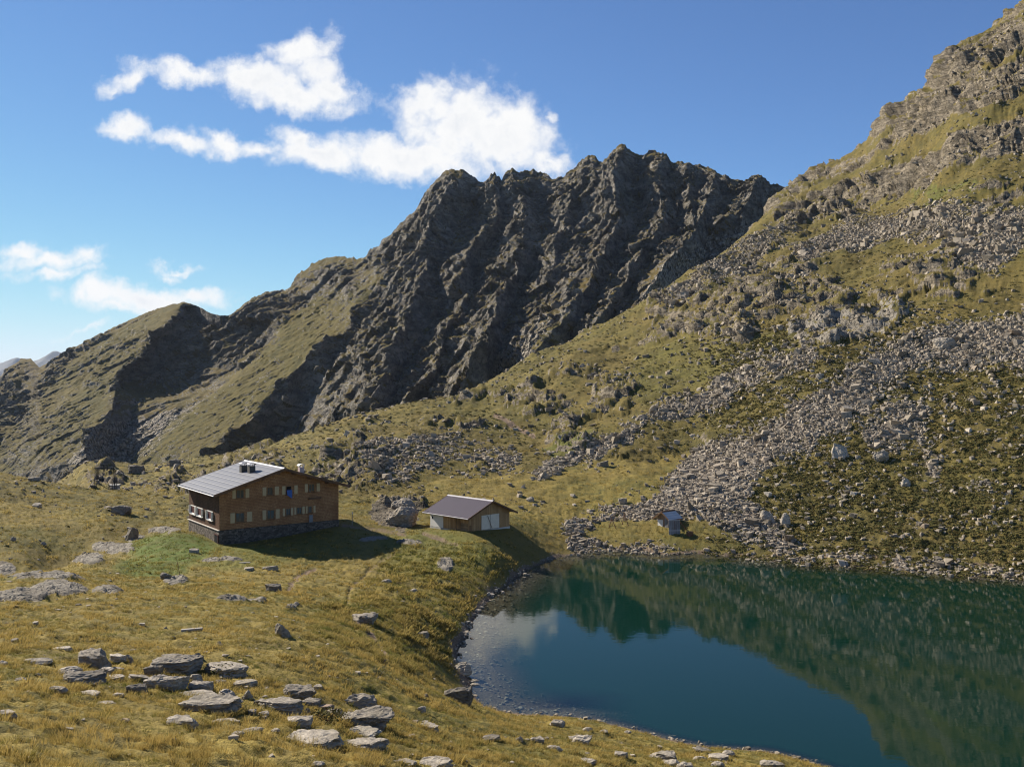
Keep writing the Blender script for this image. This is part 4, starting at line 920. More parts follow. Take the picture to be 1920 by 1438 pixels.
# ---- trestles on the lawn by the lake
TR = [((1146.4, 971), (1141.5, 990), (1156, 993), 'thin wooden pole trestle on the lakeside turf, nearer the barn'), ((1170.5, 962), (1166.5, 985), (1179, 988.5), 'thin wooden pole trestle on the lakeside turf, nearer the shed')]
for a_, l1, l2, lab in TR:
    g1_ = ground_px(*l1, 120); g2_ = ground_px(*l2, 120); ty = (g1_.y + g2_.y) / 2 + .4
    top = Vector(((a_[0] - CX) / F * ty, ty, HC - (a_[1] - HY) / F * ty)); base = (g1_ + g2_) / 2
    r_ = thing('trestle', lab, 'trestle', base, 0, 'pole trestles by the lake')
    for q in (g1_, g2_): MB().beam(q - base - Vector((0, 0, .2)), top - base + (top - q) * .08, .07, 6, .05).build('leg', M_beam, r_)
    MB().beam(top - base + Vector((0, .05, -.08)), top - base + Vector((.3, 1.3, -1.7)), .05).build('leg', M_beam, r_)
# ---- goods cableway tower beyond the left hill
td = 203.0
def tw_(px, py): return Vector(((px - CX) / F * td, td, HC - (py - HY) / F * td))
base = Vector((tw_(196, 900).x, td, ground_xy(tw_(196, 900).x, td)))
ty_ = thing('cableway_tower', 'dark steel goods cableway tower with crossbeam on the rise behind the left hill', 'tower', base, 0)
M_tow = plain('dark steel', (.05, .045, .04), .6, .3)
MB().beam(tw_(177, 878) - base, tw_(215, 876) - base, .17, 4).build('crossbeam', M_tow, ty_)
MB().beam(tw_(192, 870.8) - base, tw_(214, 869.6) - base, .06, 4).build('top_rail', M_tow, ty_)
for x_, ya, yb in ((195, 870, 884), (201, 870, 882)): MB().beam(tw_(x_, ya) - base, tw_(x_, yb) - base, .13, 4).build('hanger', M_tow, ty_)
for x0_, x1_, in ((180, 179), (211, 213)):
    lg = MB()
    for dx, dy in ((-2.2, 0), (2.2, 0), (-1.5, 1.4), (1.5, 1.4)):
        a = tw_(x0_ + dx * .7, 877) - base + Vector((0, dy * .7, 0)); gq = tw_(x1_ + dx, 912); c = Vector((gq.x, td + dy, ground_xy(gq.x, td + dy) - .3)) - base; lg.beam(a, c, .06, 4)
    for k in range(6):
        ya, yb = 878 + k * 5, 883 + k * 5; lg.beam(tw_(x0_ - 2, ya) - base, tw_(x1_ + 2, yb) - base, .035, 4); lg.beam(tw_(x0_ + 2, yb) - base, tw_(x1_ - 2, yb) - base, .035, 4)
    lg.build('leg', M_tow, ty_)
p = ground_px(214, 917, 140); o = thing('water_tank', 'low pale concrete tank with bright top on the left hill crest', 'tank', p, .15)
MB().box(-1.05, 1.05, -.7, .7, -.4, .75).build('body', plain('grey concrete', (.36, .35, .32), .9), o); MB().box(-1.12, 1.12, -.77, .77, .753, .9).build('lid', M_conc, o)
def cable(p0, p1, sag, r, name, lab, cat):
    c_ = bpy.data.curves.new(name, 'CURVE'); m_ = MB(); pts = []
    for k in range(17):
        u = k / 16; q = Vector(p0).lerp(Vector(p1), u); q.z -= sag * 4 * u * (1 - u); pts.append(q)
    for k in range(16): m_.beam(pts[k], pts[k + 1], r, 5)
    bpy.data.curves.remove(c_); return m_.build(name, M_steel, None, True, label=lab, cat=cat)
he = Matrix.Rotation(HA, 4, 'Z'); hw = lambda x, y, z: he @ Vector((x, y, z)) + Vector((HX, HY_, HZ))
bw_ = lambda x, y, z: Matrix.Rotation(BA, 4, 'Z') @ Vector((x, y, z)) + Vector((BX, BY, BZ))
cable(tw_(214, 877), hw(-.6, HM - .5, HW - .3), 1.2, .018, 'cable', 'thin steel cable from the cableway tower to the big hut', 'cable')
cable(hw(HL + .05, 1.5, 3.6), bw_(-.4, BM - .3, BW - .1), .5, .018, 'cable', 'thin cable slung between the big hut and the barn', 'cable')
# posts
def post(px, py, h, r, m_, name, lab, lean=0.0, topm=None):
    p_ = ground_px(px, py, 60); o_ = thing(name, lab, 'post', p_); MB().beam((0, 0, -.3), (lean, 0, h), r, 7, r * .8).build('shaft', m_, o_)
    if topm: MB().beam((lean, 0, h + .002), (lean, 0, h + .35), r * 1.1, 7).build('painted_top', topm, o_)
    return o_
post(660.5, 986, 1.6, .06, M_grey, 'post', 'thin post with white painted top right of the big hut', 0, M_white)
post(1198, 927, .7, .10, M_grey, 'post', 'short stump post at the upper edge of the lakeside scree', .05)
post(338, 1078, 1.5, .03, M_beam, 'post', 'thin dark pole leaning in the grass below the big hut', -.35)
for px, py, w_, h_, rz, lab in ((360, 1182, 1.2, .12, .25, 'pale weathered plank lying in the grass of the left meadow'), (459, 1055, 1.25, .1, .05, 'thin plank lying on the green turf below the big hut')):
    p_ = ground_px(px, py + 2, 30); o_ = MB().box(-w_ / 2, w_ / 2, -.12, .12, -.03, .09).build('plank', plain('bleached wood', (.4, .36, .31), .9), None, label=lab, cat='plank', bevel=.01); o_.location = p_ + Vector((0, 0, .08)); o_.rotation_euler = (0, -.03, rz)
log('buildings')
# ------------------------------------------------------------------ boulders
M_rock, t = mat('schist boulder'); p = t.pos(); oi = t.n('ShaderNodeObjectInfo')
ob = t.obj(); ps = t.scl(ob, (1, 1, 3.2)); r1 = t.noise(ps, 2.2, 6, .68, .5); r2 = t.noise(ob, 6.0, 5, .7); r3 = t.noise(p, 1.3, 4)
c = t.mix(t.ramp(r1, .3, .68), (0.215, 0.188, 0.15), (0.53, 0.465, 0.37)); c = t.mix(t.math('MULTIPLY', t.ramp(r2, .52, .7), .55), c, (0.14, 0.115, 0.078)); c = t.mix(t.math('MULTIPLY', t.ramp(r3, .5, .68), .4), c, (0.25, 0.215, 0.14))
c = t.mix(1.0, c, oi.outputs['Color'], 'MULTIPLY')
t.out(c, .9, t.bump(t.math('ADD', r1, t.math('MULTIPLY', r2, .5)), .9, .10), .2)
def rock_verts(det, seed, style='block'):
    """angular rock: jittered convex hull, subdivided det times, with bedding grooves and small chips; unit extents, base at 0"""
    g = np.random.default_rng(seed); P_ = []
    if style == 'block':
        for sx_ in (-1, 1):
            for sy_ in (-1, 1):
                for sz_ in (-1, 1): P_.append(np.array([sx_, sy_, sz_]) * np.array([1, .9, .8]) * g.uniform(.55, 1.0, 3) + np.array([.35 * g.normal() * (sz_ > 0), .2 * g.normal() * (sz_ > 0), 0]))
        for k in range(5): d_ = g.normal(size=3); P_.append(d_ / np.linalg.norm(d_) * g.uniform(.85, 1.1))
    elif style == 'slab':
        n = int(g.integers(5, 8)); an = np.sort(g.uniform(0, 2 * np.pi, n)) * .35 + np.linspace(0, 2 * np.pi, n + 1)[:-1] * .8; tx, ty = g.normal(0, .28, 2)
        for a in an:
            r = g.uniform(.7, 1.05); x_, y_ = r * math.cos(a), r * math.sin(a); P_.append(np.array([x_, y_, 1 + tx * x_ + ty * y_])); q = g.uniform(.92, 1.12); P_.append(np.array([x_ * q, y_ * q, -1]))
    elif style == 'shard':
        for a in np.linspace(0, 2 * np.pi, 6)[:-1] + g.uniform(0, 1): P_.append(np.array([math.cos(a) * g.uniform(.7, 1), math.sin(a) * g.uniform(.6, .9), -1]))
        ox = g.uniform(-.5, .5)
        for k in range(3): P_.append(np.array([ox + g.normal() * .22, g.normal() * .2, g.uniform(.6, 1.1)]))
        for k in range(3): P_.append(np.array([g.uniform(-.7, .7), g.uniform(-.6, .6), g.uniform(-.3, .3)]))
    else:
        for k in range(34): d_ = g.normal(size=3); d_ /= np.linalg.norm(d_); P_.append(d_ * g.uniform(.88, 1.02) * np.array([1, .9, .8]))
    b_ = bmesh.new()
    for q in P_: b_.verts.new(q)
    rs = bmesh.ops.convex_hull(b_, input=list(b_.verts)); bmesh.ops.delete(b_, geom=list({v for v in rs['geom_interior'] + rs['geom_unused'] if isinstance(v, bmesh.types.BMVert)}), context='VERTS')
    for k in range(det):
        bmesh.ops.subdivide_edges(b_, edges=list(b_.edges), cuts=1, use_grid_fill=True); bmesh.ops.triangulate(b_, faces=list(b_.faces))
        if k == 0 and det > 1: bmesh.ops.smooth_vert(b_, verts=list(b_.verts), factor=.22 if style != 'round' else .6, use_axis_x=True, use_axis_y=True, use_axis_z=True)
    b_.verts.index_update(); b_.normal_update(); V = np.array([v.co[:] for v in b_.verts]); Nn_ = np.array([v.normal[:] for v in b_.verts]); Fq = np.array([[v.index for v in f.verts] for f in b_.faces]); b_.free()
    if det:
        s_ = seed % 97; dr_ = g.normal(0, .35, 2); ti = (V @ np.array([dr_[0], dr_[1], 1.0])) * (2.6 if style != 'slab' else 1.6)
        lay = np.abs((ti + .5 * n3(V[:, 0] * 1.2, V[:, 1] * 1.2, V[:, 2] * 1.2, s_)) % 1 - .5)
        dsp = .16 * n3(V[:, 0] * 1.6, V[:, 1] * 1.6, V[:, 2] * 1.6, s_)
        if det > 1: dsp = dsp + .09 * n3(V[:, 0] * 4, V[:, 1] * 4, V[:, 2] * 5, s_ + 3)
        if det > 2: dsp = dsp + .06 * n3(V[:, 0] * 9, V[:, 1] * 9, V[:, 2] * 12, s_ + 5) - (.05 * sst(.10, 0, lay) if style != 'round' else 0)
        if det > 3: dsp = dsp + .03 * n3(V[:, 0] * 19, V[:, 1] * 19, V[:, 2] * 26, s_ + 7)
        V = V + Nn_ * dsp[:, None]
    lo, hi = V.min(0), V.max(0); V = (V - lo) / (hi - lo); V[:, :2] -= .5
    return V, Fq
ROCKI = [100]
def boulder(px, py, w, h, style, label, tone=1.0, rz=None, group=None, cat='boulder', name=None, dmin=10, ratio=.75, sub=None, tilt=0.0, hue=None):
    ROCKI[0] += 1; sd_ = ROCKI[0] * 13
    g0 = ground_px(px, py, dmin); h = h * (.82 if py > 1150 else 1.0); s_ = g0.y / F; W_, H_ = w * s_, h * s_; D_ = W_ * ratio
    if sub is None: sub = 4 if w > 60 else 3 if w > 24 else 2 if w > 11 else 1
    P_, Fq = rock_verts(sub, sd_, style); g = np.random.default_rng(sd_)
    P_ = P_ * np.array([W_ * 1.04, D_, H_ * 1.4]); P_[:, 2] -= H_ * .44
    if tilt: P_[:, 2] += P_[:, 0] * tilt
    if rz is None: rz = g.uniform(-.25, .25)
    c_, s__ = math.cos(rz), math.sin(rz); P_[:, :2] = P_[:, :2] @ np.array([[c_, s__], [-s__, c_]])
    # rest the rock on the ground under its middle, following the slope a little
    cy = g0.y + D_ * .36; cx = g0.x * cy / g0.y; zc = min(ground_xy(cx, cy), g0.z + .25 * H_)
    me_ = np_mesh(name or ('boulder' if w > 16 else 'stone'), P_, Fq, False, None, [M_rock])
    o_ = link(me_.name.split('.')[0], me_, None, label, cat if w > 16 or cat != 'boulder' else 'stone', group, None, (cx, cy, zc))
    hu = hue or (1, 1, 1); o_.color = (tone * hu[0], tone * hu[1], tone * hu[2], 1); return o_
BL_ = [
 (174,1252,60,40,'block','striped grey boulder with a peaked left top at the left end of the rock cluster',.72),
 (131,1263,48,17,'round','smooth pale low boulder at the left foot of the striped peaked boulder',1.05),
 (157,1288,84,25,'block','low humped boulder with a black shaded front, below the striped peaked boulder',.6),
 (107,1301,40,12,'round','pale round-topped stone half sunk in grass under the humped dark boulder',.95),
 (169,1304,42,13,'slab','thin pale slab slanting down to the right under the humped dark boulder',1.05),
 (69,1245,58,12,'round','long low grey rock near the left edge, below the bright-topped flat stone',.85),
 (117,1221,36,11,'slab','flat stone with a bright white top alone in the left meadow',1.25),
 (39,1276,24,9,'round','small oval stone with dark underside below the long low grey rock',.9),
 (71,1269,12,6,'round','fist-like round pebble right of the small oval stone',.9),
 (221,1243,31,14,'slab','white angular stone just right of the striped peaked boulder',1.35),
 (244,1245,18,19,'shard','upright pointed grey shard right of the white angular stone',.8),
 (221,1259,25,10,'block','squat grey stone below the white angular stone',.95),
 (199,1267,27,12,'block','squared pale block behind the flat pale stone left of the dark cube',1.05),
 (216,1278,37,9,'slab','flat pale stone lying left of the dark cube-like boulder',1.1),
 (8,1346,54,19,'slab','grey slab cut by the left picture edge in the tall grass',.8),
 (198,1320,40,5,'slab','thin sliver of slab barely showing in the golden grass',.9),
 (4,1247,24,10,'round','pale rounded stone at the far left edge of the meadow',1.05),
 (234,1353,20,7,'round','small brownish stone alone in the tall golden grass',.85,(1.1,.95,.8)),
 (223,1306,22,9,'block','small cracked stone left of the dark cube-like boulder\'s foot',.95),
 (326,1263,102,37,'block','largest flat-topped boulder at the back of the foreground rock cluster',.72),
 (288,1269,33,28,'block','rounded dark boulder leaning on the left end of the largest boulder',.62),
 (312,1294,74,38,'block','layered pale boulder sloping left, in front of the largest boulder',.92),
 (257,1299,41,25,'block','dark cube-like boulder at the left front of the rock cluster',.5),
 (262,1279,46,18,'slab','grey slab lying on top behind the dark cube-like boulder',.78),
 (360,1282,40,22,'shard','wedge of pale rock between the layered boulder and the shrub slab',.95),
 (377,1296,45,24,'block','ridged boulder with dark right side, right of the layered pale boulder',.85),
 (424,1273,90,25,'slab','broad pale slab carrying a small green shrub',.95),
 (413,1283,26,11,'block','dark oblong stone under the shrub on the pale slab',.6),
 (373,1240,19,16,'shard','slanting shard standing alone right of the largest boulder',.75),
 (412,1210,16,10,'shard','small tilted shard alone on the open slope above the rock cluster',.8),
 (396,1338,114,31,'slab','long flat-topped slab with a straight dark front edge',.82),
 (370,1310,76,7,'slab','thin flat ledge of rock just behind the long flat-topped slab',.85),
 (428,1311,46,20,'shard','jagged pale rock with dark streak behind the long flat-topped slab',1.0),
 (464,1312,32,23,'shard','upright split rock right of the jagged pale rock',.9),
 (488,1323,26,17,'block','dark square stone at the right end of the jagged rocks',.6),
 (341,1359,60,18,'block','low cracked pale rock in front of the long flat-topped slab, to its left',.95),
 (457,1287,50,13,'slab','heap-like pale rock below the right end of the shrub slab',1.05),
 (324,1386,16,7,'round','small dark stone deep in the tall grass at bottom left',.7),
 (430,1351,42,8,'slab','thin pale flake before the long slab, nearer its right end',1.0),
 (412,1357,30,8,'round','low pale stone just below the thin pale flake',1.0),
 (472,1341,18,13,'block','brown stone wedged between the long slab and the tilted wedge slab',.65),
 (493,1347,24,12,'block','small pale block under the left tip of the tilted wedge slab',1.0),
 (446,1382,25,9,'round','pale stone in tall grass below the thin flake',1.0),
 (474,1371,38,9,'round','pale flat-lying stone left of the paired long slabs',1.0),
 (527,1338,84,28,'slab','tilted wedge slab with a dark front rising to the right',.85),
 (562,1313,62,25,'block','dark fissured boulder behind the tilted wedge slab',.65),
 (583,1326,34,14,'block','stone leaning right of the dark fissured boulder',.75),
 (609,1333,35,10,'slab','flat reddish slab in the gap left of the stacked boulders',.85,(1.1,.95,.88)),
 (678,1330,58,34,'block','upper boulder of the stacked pair in the right foreground',.78),
 (686,1367,106,40,'block','wide lower boulder of the stacked pair in the right foreground',.68),
 (563,1368,46,18,'block','pale block above the left one of the paired long slabs',.95),
 (577,1346,25,17,'shard','thin dark flake leaning against the tilted wedge slab',.55),
 (588,1398,116,23,'slab','left one of the paired long pale slabs at the bottom',1.05),
 (686,1407,88,25,'slab','right one of the paired long slabs, rising to a sharp right corner',.9),
 (678,1379,72,11,'slab','thin pale slab behind the right one of the paired long slabs',1.05),
 (517,1374,18,8,'round','pale lump in the grass above the left end of the paired slabs',1.0),
 (599,1347,17,11,'block','small grey stone under the flat reddish slab, left',.75),
 (626,1343,32,13,'block','brownish crumbling stone under the flat reddish slab, right',.75),
 (597,1295,21,10,'block','pale stone standing at the right tip of the dark fissured boulder',.95),
 (806,1371,36,18,'slab','pale tilted stone alone right of the stacked boulders',1.0),
 (790,1336,17,13,'block','small squarish stone on the slope right of the stacked boulders',1.05),
 (752,1429,62,9,'slab','flat grey flagstone flush with the grass near the bottom edge',.8),
 (817,1441,64,16,'slab','flat pale flagstone cut by the bottom edge',1.05),
 (596,1441,26,10,'round','round pale stone cut by the bottom edge below the long slabs',1.0),
 (532,1197,40,32,'shard','solitary grey boulder standing on the mid slope below the hut',.72),
 (685,1172,50,20,'block','wedge-shaped boulder with a dark right side beside the dirt path',.75),
 (512,1108,30,13,'slab','dark boulder in the hollow below the hut',.5),
 (868,1265,34,27,'round','big pale boulder standing in the lake edge on the left shore',1.05),
 (860,1317,56,32,'block','dark slanting rock on the grassy bank just below the pale shore boulder',.45),
 (507,1070,30,9,'slab','pale rock with a dark crack at the edge of the hut shadow',.95),
 (467,1071,20,6,'slab','flat pale rock left of the cracked rock by the hut shadow',.95),
 (725,1093,19,8,'round','single pale stone on the slope right of the hut shadow',1.05),
 (776,1110,14,7,'round','lone small pale stone on the tussock slope',1.05),
 (792,1198,26,14,'slab','dark-sided stone on the tussock slope above the lake bay',.7),
 (920,1391,38,10,'slab','dark flat stone left of the near-shore boulders',.6),
 (1045,1364,30,14,'block','pale rounded stone on the near bank, nearest the water',1.0),
 (1091,1395,46,22,'block','largest split pale boulder on the near bank',1.0),
 (1038,1404,34,12,'round','low pale stone left of the split pale boulder',1.05),
 (1102,1371,20,9,'round','small stone above the split pale boulder',.95),
 (1132,1373,16,7,'round','small stone at the brink, right above the split pale boulder',.95),
 (1007,1391,25,11,'block','angular grey stone left of the low pale stone on the near bank',.85),
 (973,1391,18,10,'shard','triangular stone among grass on the near bank',.85),
 (1164,1423,27,11,'slab','tilted flat stone on the near bank below the split boulder',1.0),
 (1103,1435,36,12,'slab','bright flat stone at the bottom edge below the split boulder',1.15),
 (1243,1427,52,19,'block','wide boulder with dark right half on the near bank',.85),
 (1256,1435,40,13,'round','pale rounded stone in front of the wide boulder on the near bank',1.05),
 (1284,1441,32,14,'round','pale stone cut by the bottom edge right of the wide boulder',1.05),
 (1318,1411,32,10,'slab','dark low rock at the water brink of the near bank',.55),
 (1347,1424,38,12,'slab','flat stone behind the brink rock on the near bank',.95),
 (1312,1425,30,10,'round','pale low stone below the dark brink rock',1.05),
 (1366,1418,24,10,'round','rounded stone right of the dark brink rock',.95),
 (1346,1439,26,14,'round','ball-shaped pale stone at the bottom edge of the near bank',1.05),
 (1446,1439,46,14,'block','rugged stone at the bottom edge where the bank meets the water',.85),
 (1187,1419,10,7,'block','tiny white stone on the near bank',1.4),
 (1177,1375,14,7,'round','small pale stone on the turf lip above the water',1.05),
 (754,989,58,38,'round','huge rounded boulder behind the lawn left of the barn',.8),
 (757,958,46,22,'round','upper boulder perched behind the huge rounded boulder by the barn',.8),
 (1577,866,34,24,'shard','white triangular boulder on the shrubby right slope',1.1),
 (1652,872,30,22,'round','grey boulder right of the white triangular one on the slope',.85),
 (1472,987,22,20,'shard','tall pale boulder at the foot of the right slope, right of the scree tongue',1.05),
 (1437,980,27,19,'round','pale boulder at the right rim of the scree tongue',1.0),
 (1130,877,22,12,'slab','dark slab at the upper rim of the grassy terrace',.55),
 (1167,947,17,11,'block','grey boulder at the left edge of the lakeside scree',.8),
 (994,942,15,9,'round','rounded stone on the meadow right behind the barn',.9),
 (1699,915,19,15,'round','pale boulder low on the shrubby right slope',1.0),
 (1770,656,36,20,'block','tawny boulder at the lower rim of the upper right scree',.9),
 (229,966,37,17,'block','biggest dark-sided boulder on the left hill',.6),
 (63,903,22,8,'block','flat-topped rock on the crest of the left hill',.75),
 (70,952,18,8,'slab','pale flat stone on the left hill face',.9),
 (25,1015,11,8,'round','small grey stone low on the left hill, nearest the edge',.75),
 (82,1027,11,8,'round','small grey stone low on the left hill above the pale outcrop',.75),
 (253,889,34,16,'block','big square dark boulder on the rise right of the cableway tower',.45),
 (329,874,20,12,'block','dark angular boulder on the crest left of the hut roof',.5),
 (247,1012,24,22,'block','rounded knob of rock capping the rib left of the hut',.6),
 (364,1058,18,7,'slab','pale stone beside dark turf below the hut corner',1.0),
 (311,1085,22,11,'round','dark rock at the foot of the green bank below the hut',.55),
]
rocks = []
for it in BL_:
    px, py, w_, h_, stl, lab, tone = it[:7]; hue = it[7] if len(it) > 7 else (1, 1, 1)
    dm = 10 if py > 1060 else 120 if py > 940 else 140
    if px == 247: dm = 60
    rocks.append(boulder(px, py, w_, h_, stl, lab, tone, dmin=dm, hue=hue, cat='boulder' if w_ > 16 else 'stone'))
# stones that nothing tells apart
def strew(n, box, wr, lab, grp, style='round', tone=(0.85, 1.15), dmin=10, test=None):
    g = np.random.default_rng(hash(grp) % 1000 if False else len(grp) * 7); k = 0; tries = 0
    while k < n and tries < n * 30:
        tries += 1; px = g.uniform(box[0], box[2]); py = g.uniform(box[1], box[3])
        if test and not test(px, py): continue
        p_ = ground_px(px, py, dmin)
        if p_.z < -.12: continue
        w_ = wr[0] * (wr[1] / wr[0]) ** (g.random() ** 2)
        boulder(px, py, w_, w_ * g.uniform(.3, .55), style, lab, g.uniform(*tone), group=grp, cat='stone', name='stone', dmin=dmin, rz=g.uniform(0, 3), sub=1); k += 1
strew(52, (0, 1130, 820, 1438), (5, 15), 'small pale stone scattered in the foreground grass', 'small stones in the foreground grass', 'slab')
strew(26, (840, 1350, 1400, 1438), (5, 14), 'small pale stone scattered in the near bank turf', 'small stones on the near bank', 'round', test=lambda x, y: y > 1345 + (x - 840) * .13)
strew(46, (1350, 660, 1920, 1010), (6, 15), 'grey stone lying among the shrubs of the right slope', 'stones among the shrubs of the slope', 'block', (.9, 1.25), 120)
strew(24, (0, 895, 340, 1060), (4, 9), 'small stone dotting the left hill', 'small stones on the left hill', 'block', (.7, 1.1), 120)
# waterline stones of the bay
g = np.random.default_rng(5); bay = [(886,1300),(878,1270),(866,1250),(857,1236),(860,1215),(872,1200),(880,1180),(890,1160),(903,1140),(926,1115),(945,1103),(962,1088),(990,1068)]
for k in range(28):
    i = g.integers(0, len(bay) - 1); u = g.random(); px = bay[i][0] * (1 - u) + bay[i + 1][0] * u + g.normal() * 7 + 4; py = bay[i][1] * (1 - u) + bay[i + 1][1] * u + g.normal() * 5
    boulder(px, py, g.uniform(5, 13), g.uniform(3, 7), 'block', 'stone along the water edge of the left bay', g.uniform(.6, 1.15), group='stones along the left bay', cat='stone', name='stone', rz=g.uniform(0, 3), sub=1)
for px, py, w_, h_, lab in ((892, 1281, 15, 6, 'dark flat stone standing out of the shallow bay water'), (890, 1288, 18, 6, 'pale flat stone in the shallow water below the shore boulder'), (912, 1286, 9, 5, 'small stone farthest out in the shallow bay water'), (976, 1331, 13, 7, 'pinkish stone in the shallows at the near shore')):
    boulder(px, py, w_, h_, 'round', lab, .9, cat='stone', name='stone', sub=2)
log('boulders')
# ------------------------------------------------------------------ scatter: scree, shrubs, grass
def scatter_mesh(name, temps, pos, scale, rot, tone, m, smooth=False, tilt=None):
    """temps: list of (V, F) with the same face size; one merged mesh with a tone attribute"""
    Vs, Fs, Ts = [], [], []; off = 0; idx = rng.integers(0, len(temps), len(pos))
    for ti, (V, Fq) in enumerate(temps):
        s_ = np.nonzero(idx == ti)[0]
        if not len(s_): continue
        c_, s__ = np.cos(rot[s_]), np.sin(rot[s_]); P = V[None] * scale[s_][:, None, :]
        X = P[..., 0] * c_[:, None] - P[..., 1] * s__[:, None]; Y = P[..., 0] * s__[:, None] + P[..., 1] * c_[:, None]; Z_ = P[..., 2]
        if tilt is not None: X = X + Z_ * tilt[s_][:, :1]; Y = Y + Z_ * tilt[s_][:, 1:]
        Q_ = np.stack([X, Y, Z_], -1) + pos[s_][:, None, :]
        Vs.append(Q_.reshape(-1, 3)); Fs.append((Fq[None] + (np.arange(len(s_)) * len(V))[:, None, None] + off).reshape(-1, Fq.shape[1])); off += len(s_) * len(V)
        hgt = np.clip(V[:, 2] / (np.abs(V[:, 2]).max() + 1e-6), 0, 1)
        tt_ = np.empty((len(s_), len(V), 4), np.float32); tt_[..., 0] = tone[s_, 0][:, None]; tt_[..., 1] = tone[s_, 1][:, None]; tt_[..., 2] = hgt[None]; tt_[..., 3] = 1; Ts.append(tt_.reshape(-1, 4))
    return np_mesh(name, np.concatenate(Vs), np.concatenate(Fs), smooth, {'m1': np.concatenate(Ts)}, [m])
cellA = np.zeros_like(Z)
dcol = np.gradient(PXA); drow = np.gradient(LD)
cellA = (dcol[:, None] / F * AD) * (drow[None] * AD)               # plan area of each grid cell
vis = (APX > -250) & (APX < 2180)
facing = np.clip(N[..., 2], .2, 1)
def pick(weight, n):
    w_ = (weight * vis * cellA / facing).ravel().astype(np.float64); cs = np.cumsum(w_); i = np.searchsorted(cs, rng.random(n) * cs[-1])
    ci, ri = np.unravel_index(np.clip(i, 0, w_.size - 1), Z.shape); ci = np.clip(ci, 0, NC - 2); ri = np.clip(ri, 0, NR - 2)
    a, b = rng.random(n), rng.random(n); out = np.empty((n, 3))
    for k, G in enumerate((AX, AY, Z)):
        out[:, k] = (G[ci, ri] * (1 - a) + G[ci + 1, ri] * a) * (1 - b) + (G[ci, ri + 1] * (1 - a) + G[ci + 1, ri + 1] * a) * b
    return out, ci, ri
def free(pos, r=0.0):
    """not under the buildings"""
    ok = np.ones(len(pos), bool)
    for (x0, y0, a0, L_, M_) in ((HX, HY_, HA, HL, HM), (BX, BY, BA, BL, BM), (SX, SY, SA_, SL, SM)):
        dx, dy = pos[:, 0] - x0, pos[:, 1] - y0; u = dx * math.cos(a0) + dy * math.sin(a0); v = -dx * math.sin(a0) + dy * math.cos(a0)
        ok &= ~((u > -.3 - r) & (u < L_ + .3 + r) & (v > -.3 - r) & (v < M_ + .3 + r))
    return ok
M_scree, t = mat('scree blocks'); p = t.pos(); tn, hu, _, _ = t.attr('m1'); r1 = t.noise(p, 1.7, 5, .65)
c = t.mix(tn, (0.14, 0.118, 0.087), (0.43, 0.368, 0.285)); c = t.mix(t.math('MULTIPLY', t.ramp(r1, .45, .7), .45), c, (0.16, 0.14, 0.105)); c = t.mix(t.math('MULTIPLY', hu, .35), c, (0.30, 0.22, 0.16))
t.out(c, .9, t.bump(r1, .5, .2), .15)
T1 = [rock_verts(0, 900 + k, ('block', 'slab', 'block', 'shard')[k % 4]) for k in range(24)]
wsc = np.clip(scree - .15, 0, 1) * (1 - lawn) * (AD > 118)
LOD = np.clip(150 / AD, .3, 1.2) ** 1.3
def rocks_on(weight, n, smin, smax, temps, nm, lab, pw=2.6, flatk=(.5, 1.1), lowtone=0):
    pos, ci, ri = pick(weight, n); k = free(pos, .5); pos = pos[k]; ci = ci[k]; ri = ri[k]; n = len(pos)
    s = smin * (smax / smin) ** (rng.random(n) ** pw); s = s * np.clip(AD[ci, ri] / 190, .75, 1.35)
    sc = np.stack([s * rng.uniform(.9, 1.5, n), s * rng.uniform(.7, 1.1, n), s * rng.uniform(*flatk, n)], 1)
    pos[:, 2] -= sc[:, 2] * .3
    tone = np.stack([np.clip(rng.normal(.55, .25, n), 0, 1) * (1 - lowtone), (rng.random(n) < .12) * rng.random(n)], 1)
    me_ = scatter_mesh(nm, temps, pos, sc, rng.uniform(0, 6.28, n), tone, M_scree, tilt=rng.normal(0, .3, (n, 2)))
    return link(nm, me_, None, lab, 'scree', None, 'stuff')
qn = Q * Q if Q < 1 else 1
rocks_on(wsc * LOD, int(280000 * qn), .075, .85, T1, 'scree', 'grey tongues of boulder scree spilling down the right slope to the lake', 3.2)
rocks_on((0.10 * (mid + slope_r) * (1 - rock) * (scree < .5) + .15 * rk * mid) * (AD > 125) * (AD < 420) * LOD * sst(-.3, .25, fbm2(AX, AD + Z, 25., 3, 401)), int(14000 * qn), .16, 1.1, T1, 'loose_rocks', 'loose grey stones sprinkled over the slopes between the screes', 2.2)
rocks_on(np.clip(scree - .2, 0, 1) * (AD > 120) * (AD < 330) * (1 - lawn), int(1500 * qn), .6, 2.0, T1, 'scree_blocks', 'larger blocks lying on the screes of the right slope', 2.0)
rocks_on(slope_r * (scree < .4) * (AD < 300) * (.25 + sst(-.1, .35, fbm2(AX, AD + Z, 11., 3, 409))), int(7000 * qn), .15, 1.0, T1, 'slope_stones', 'pale stones strewn between the dwarf shrubs of the right slope', 2.4)
rocks_on((inside & (sd < 9) & (APX < 1300)) * 1.0 * (sd < 3 + 5 * (fbm2(AX, AD, 6., 2, 407) + .5)), int(3000 * qn), .10, .5, T1, 'lakebed_stones', 'stones lying on the shallow bottom of the left bay', 2.4, (.4, .8), .45)
rocks_on(bank * (~inside) * (sd < 3.5) * (AD > 60) * 1.0 + .35 * (inside & (sd < 2.2)), int(2200 * qn), .08, .5, T1, 'shore_gravel', 'grey and brown stones lining the lake shore', 2.6)
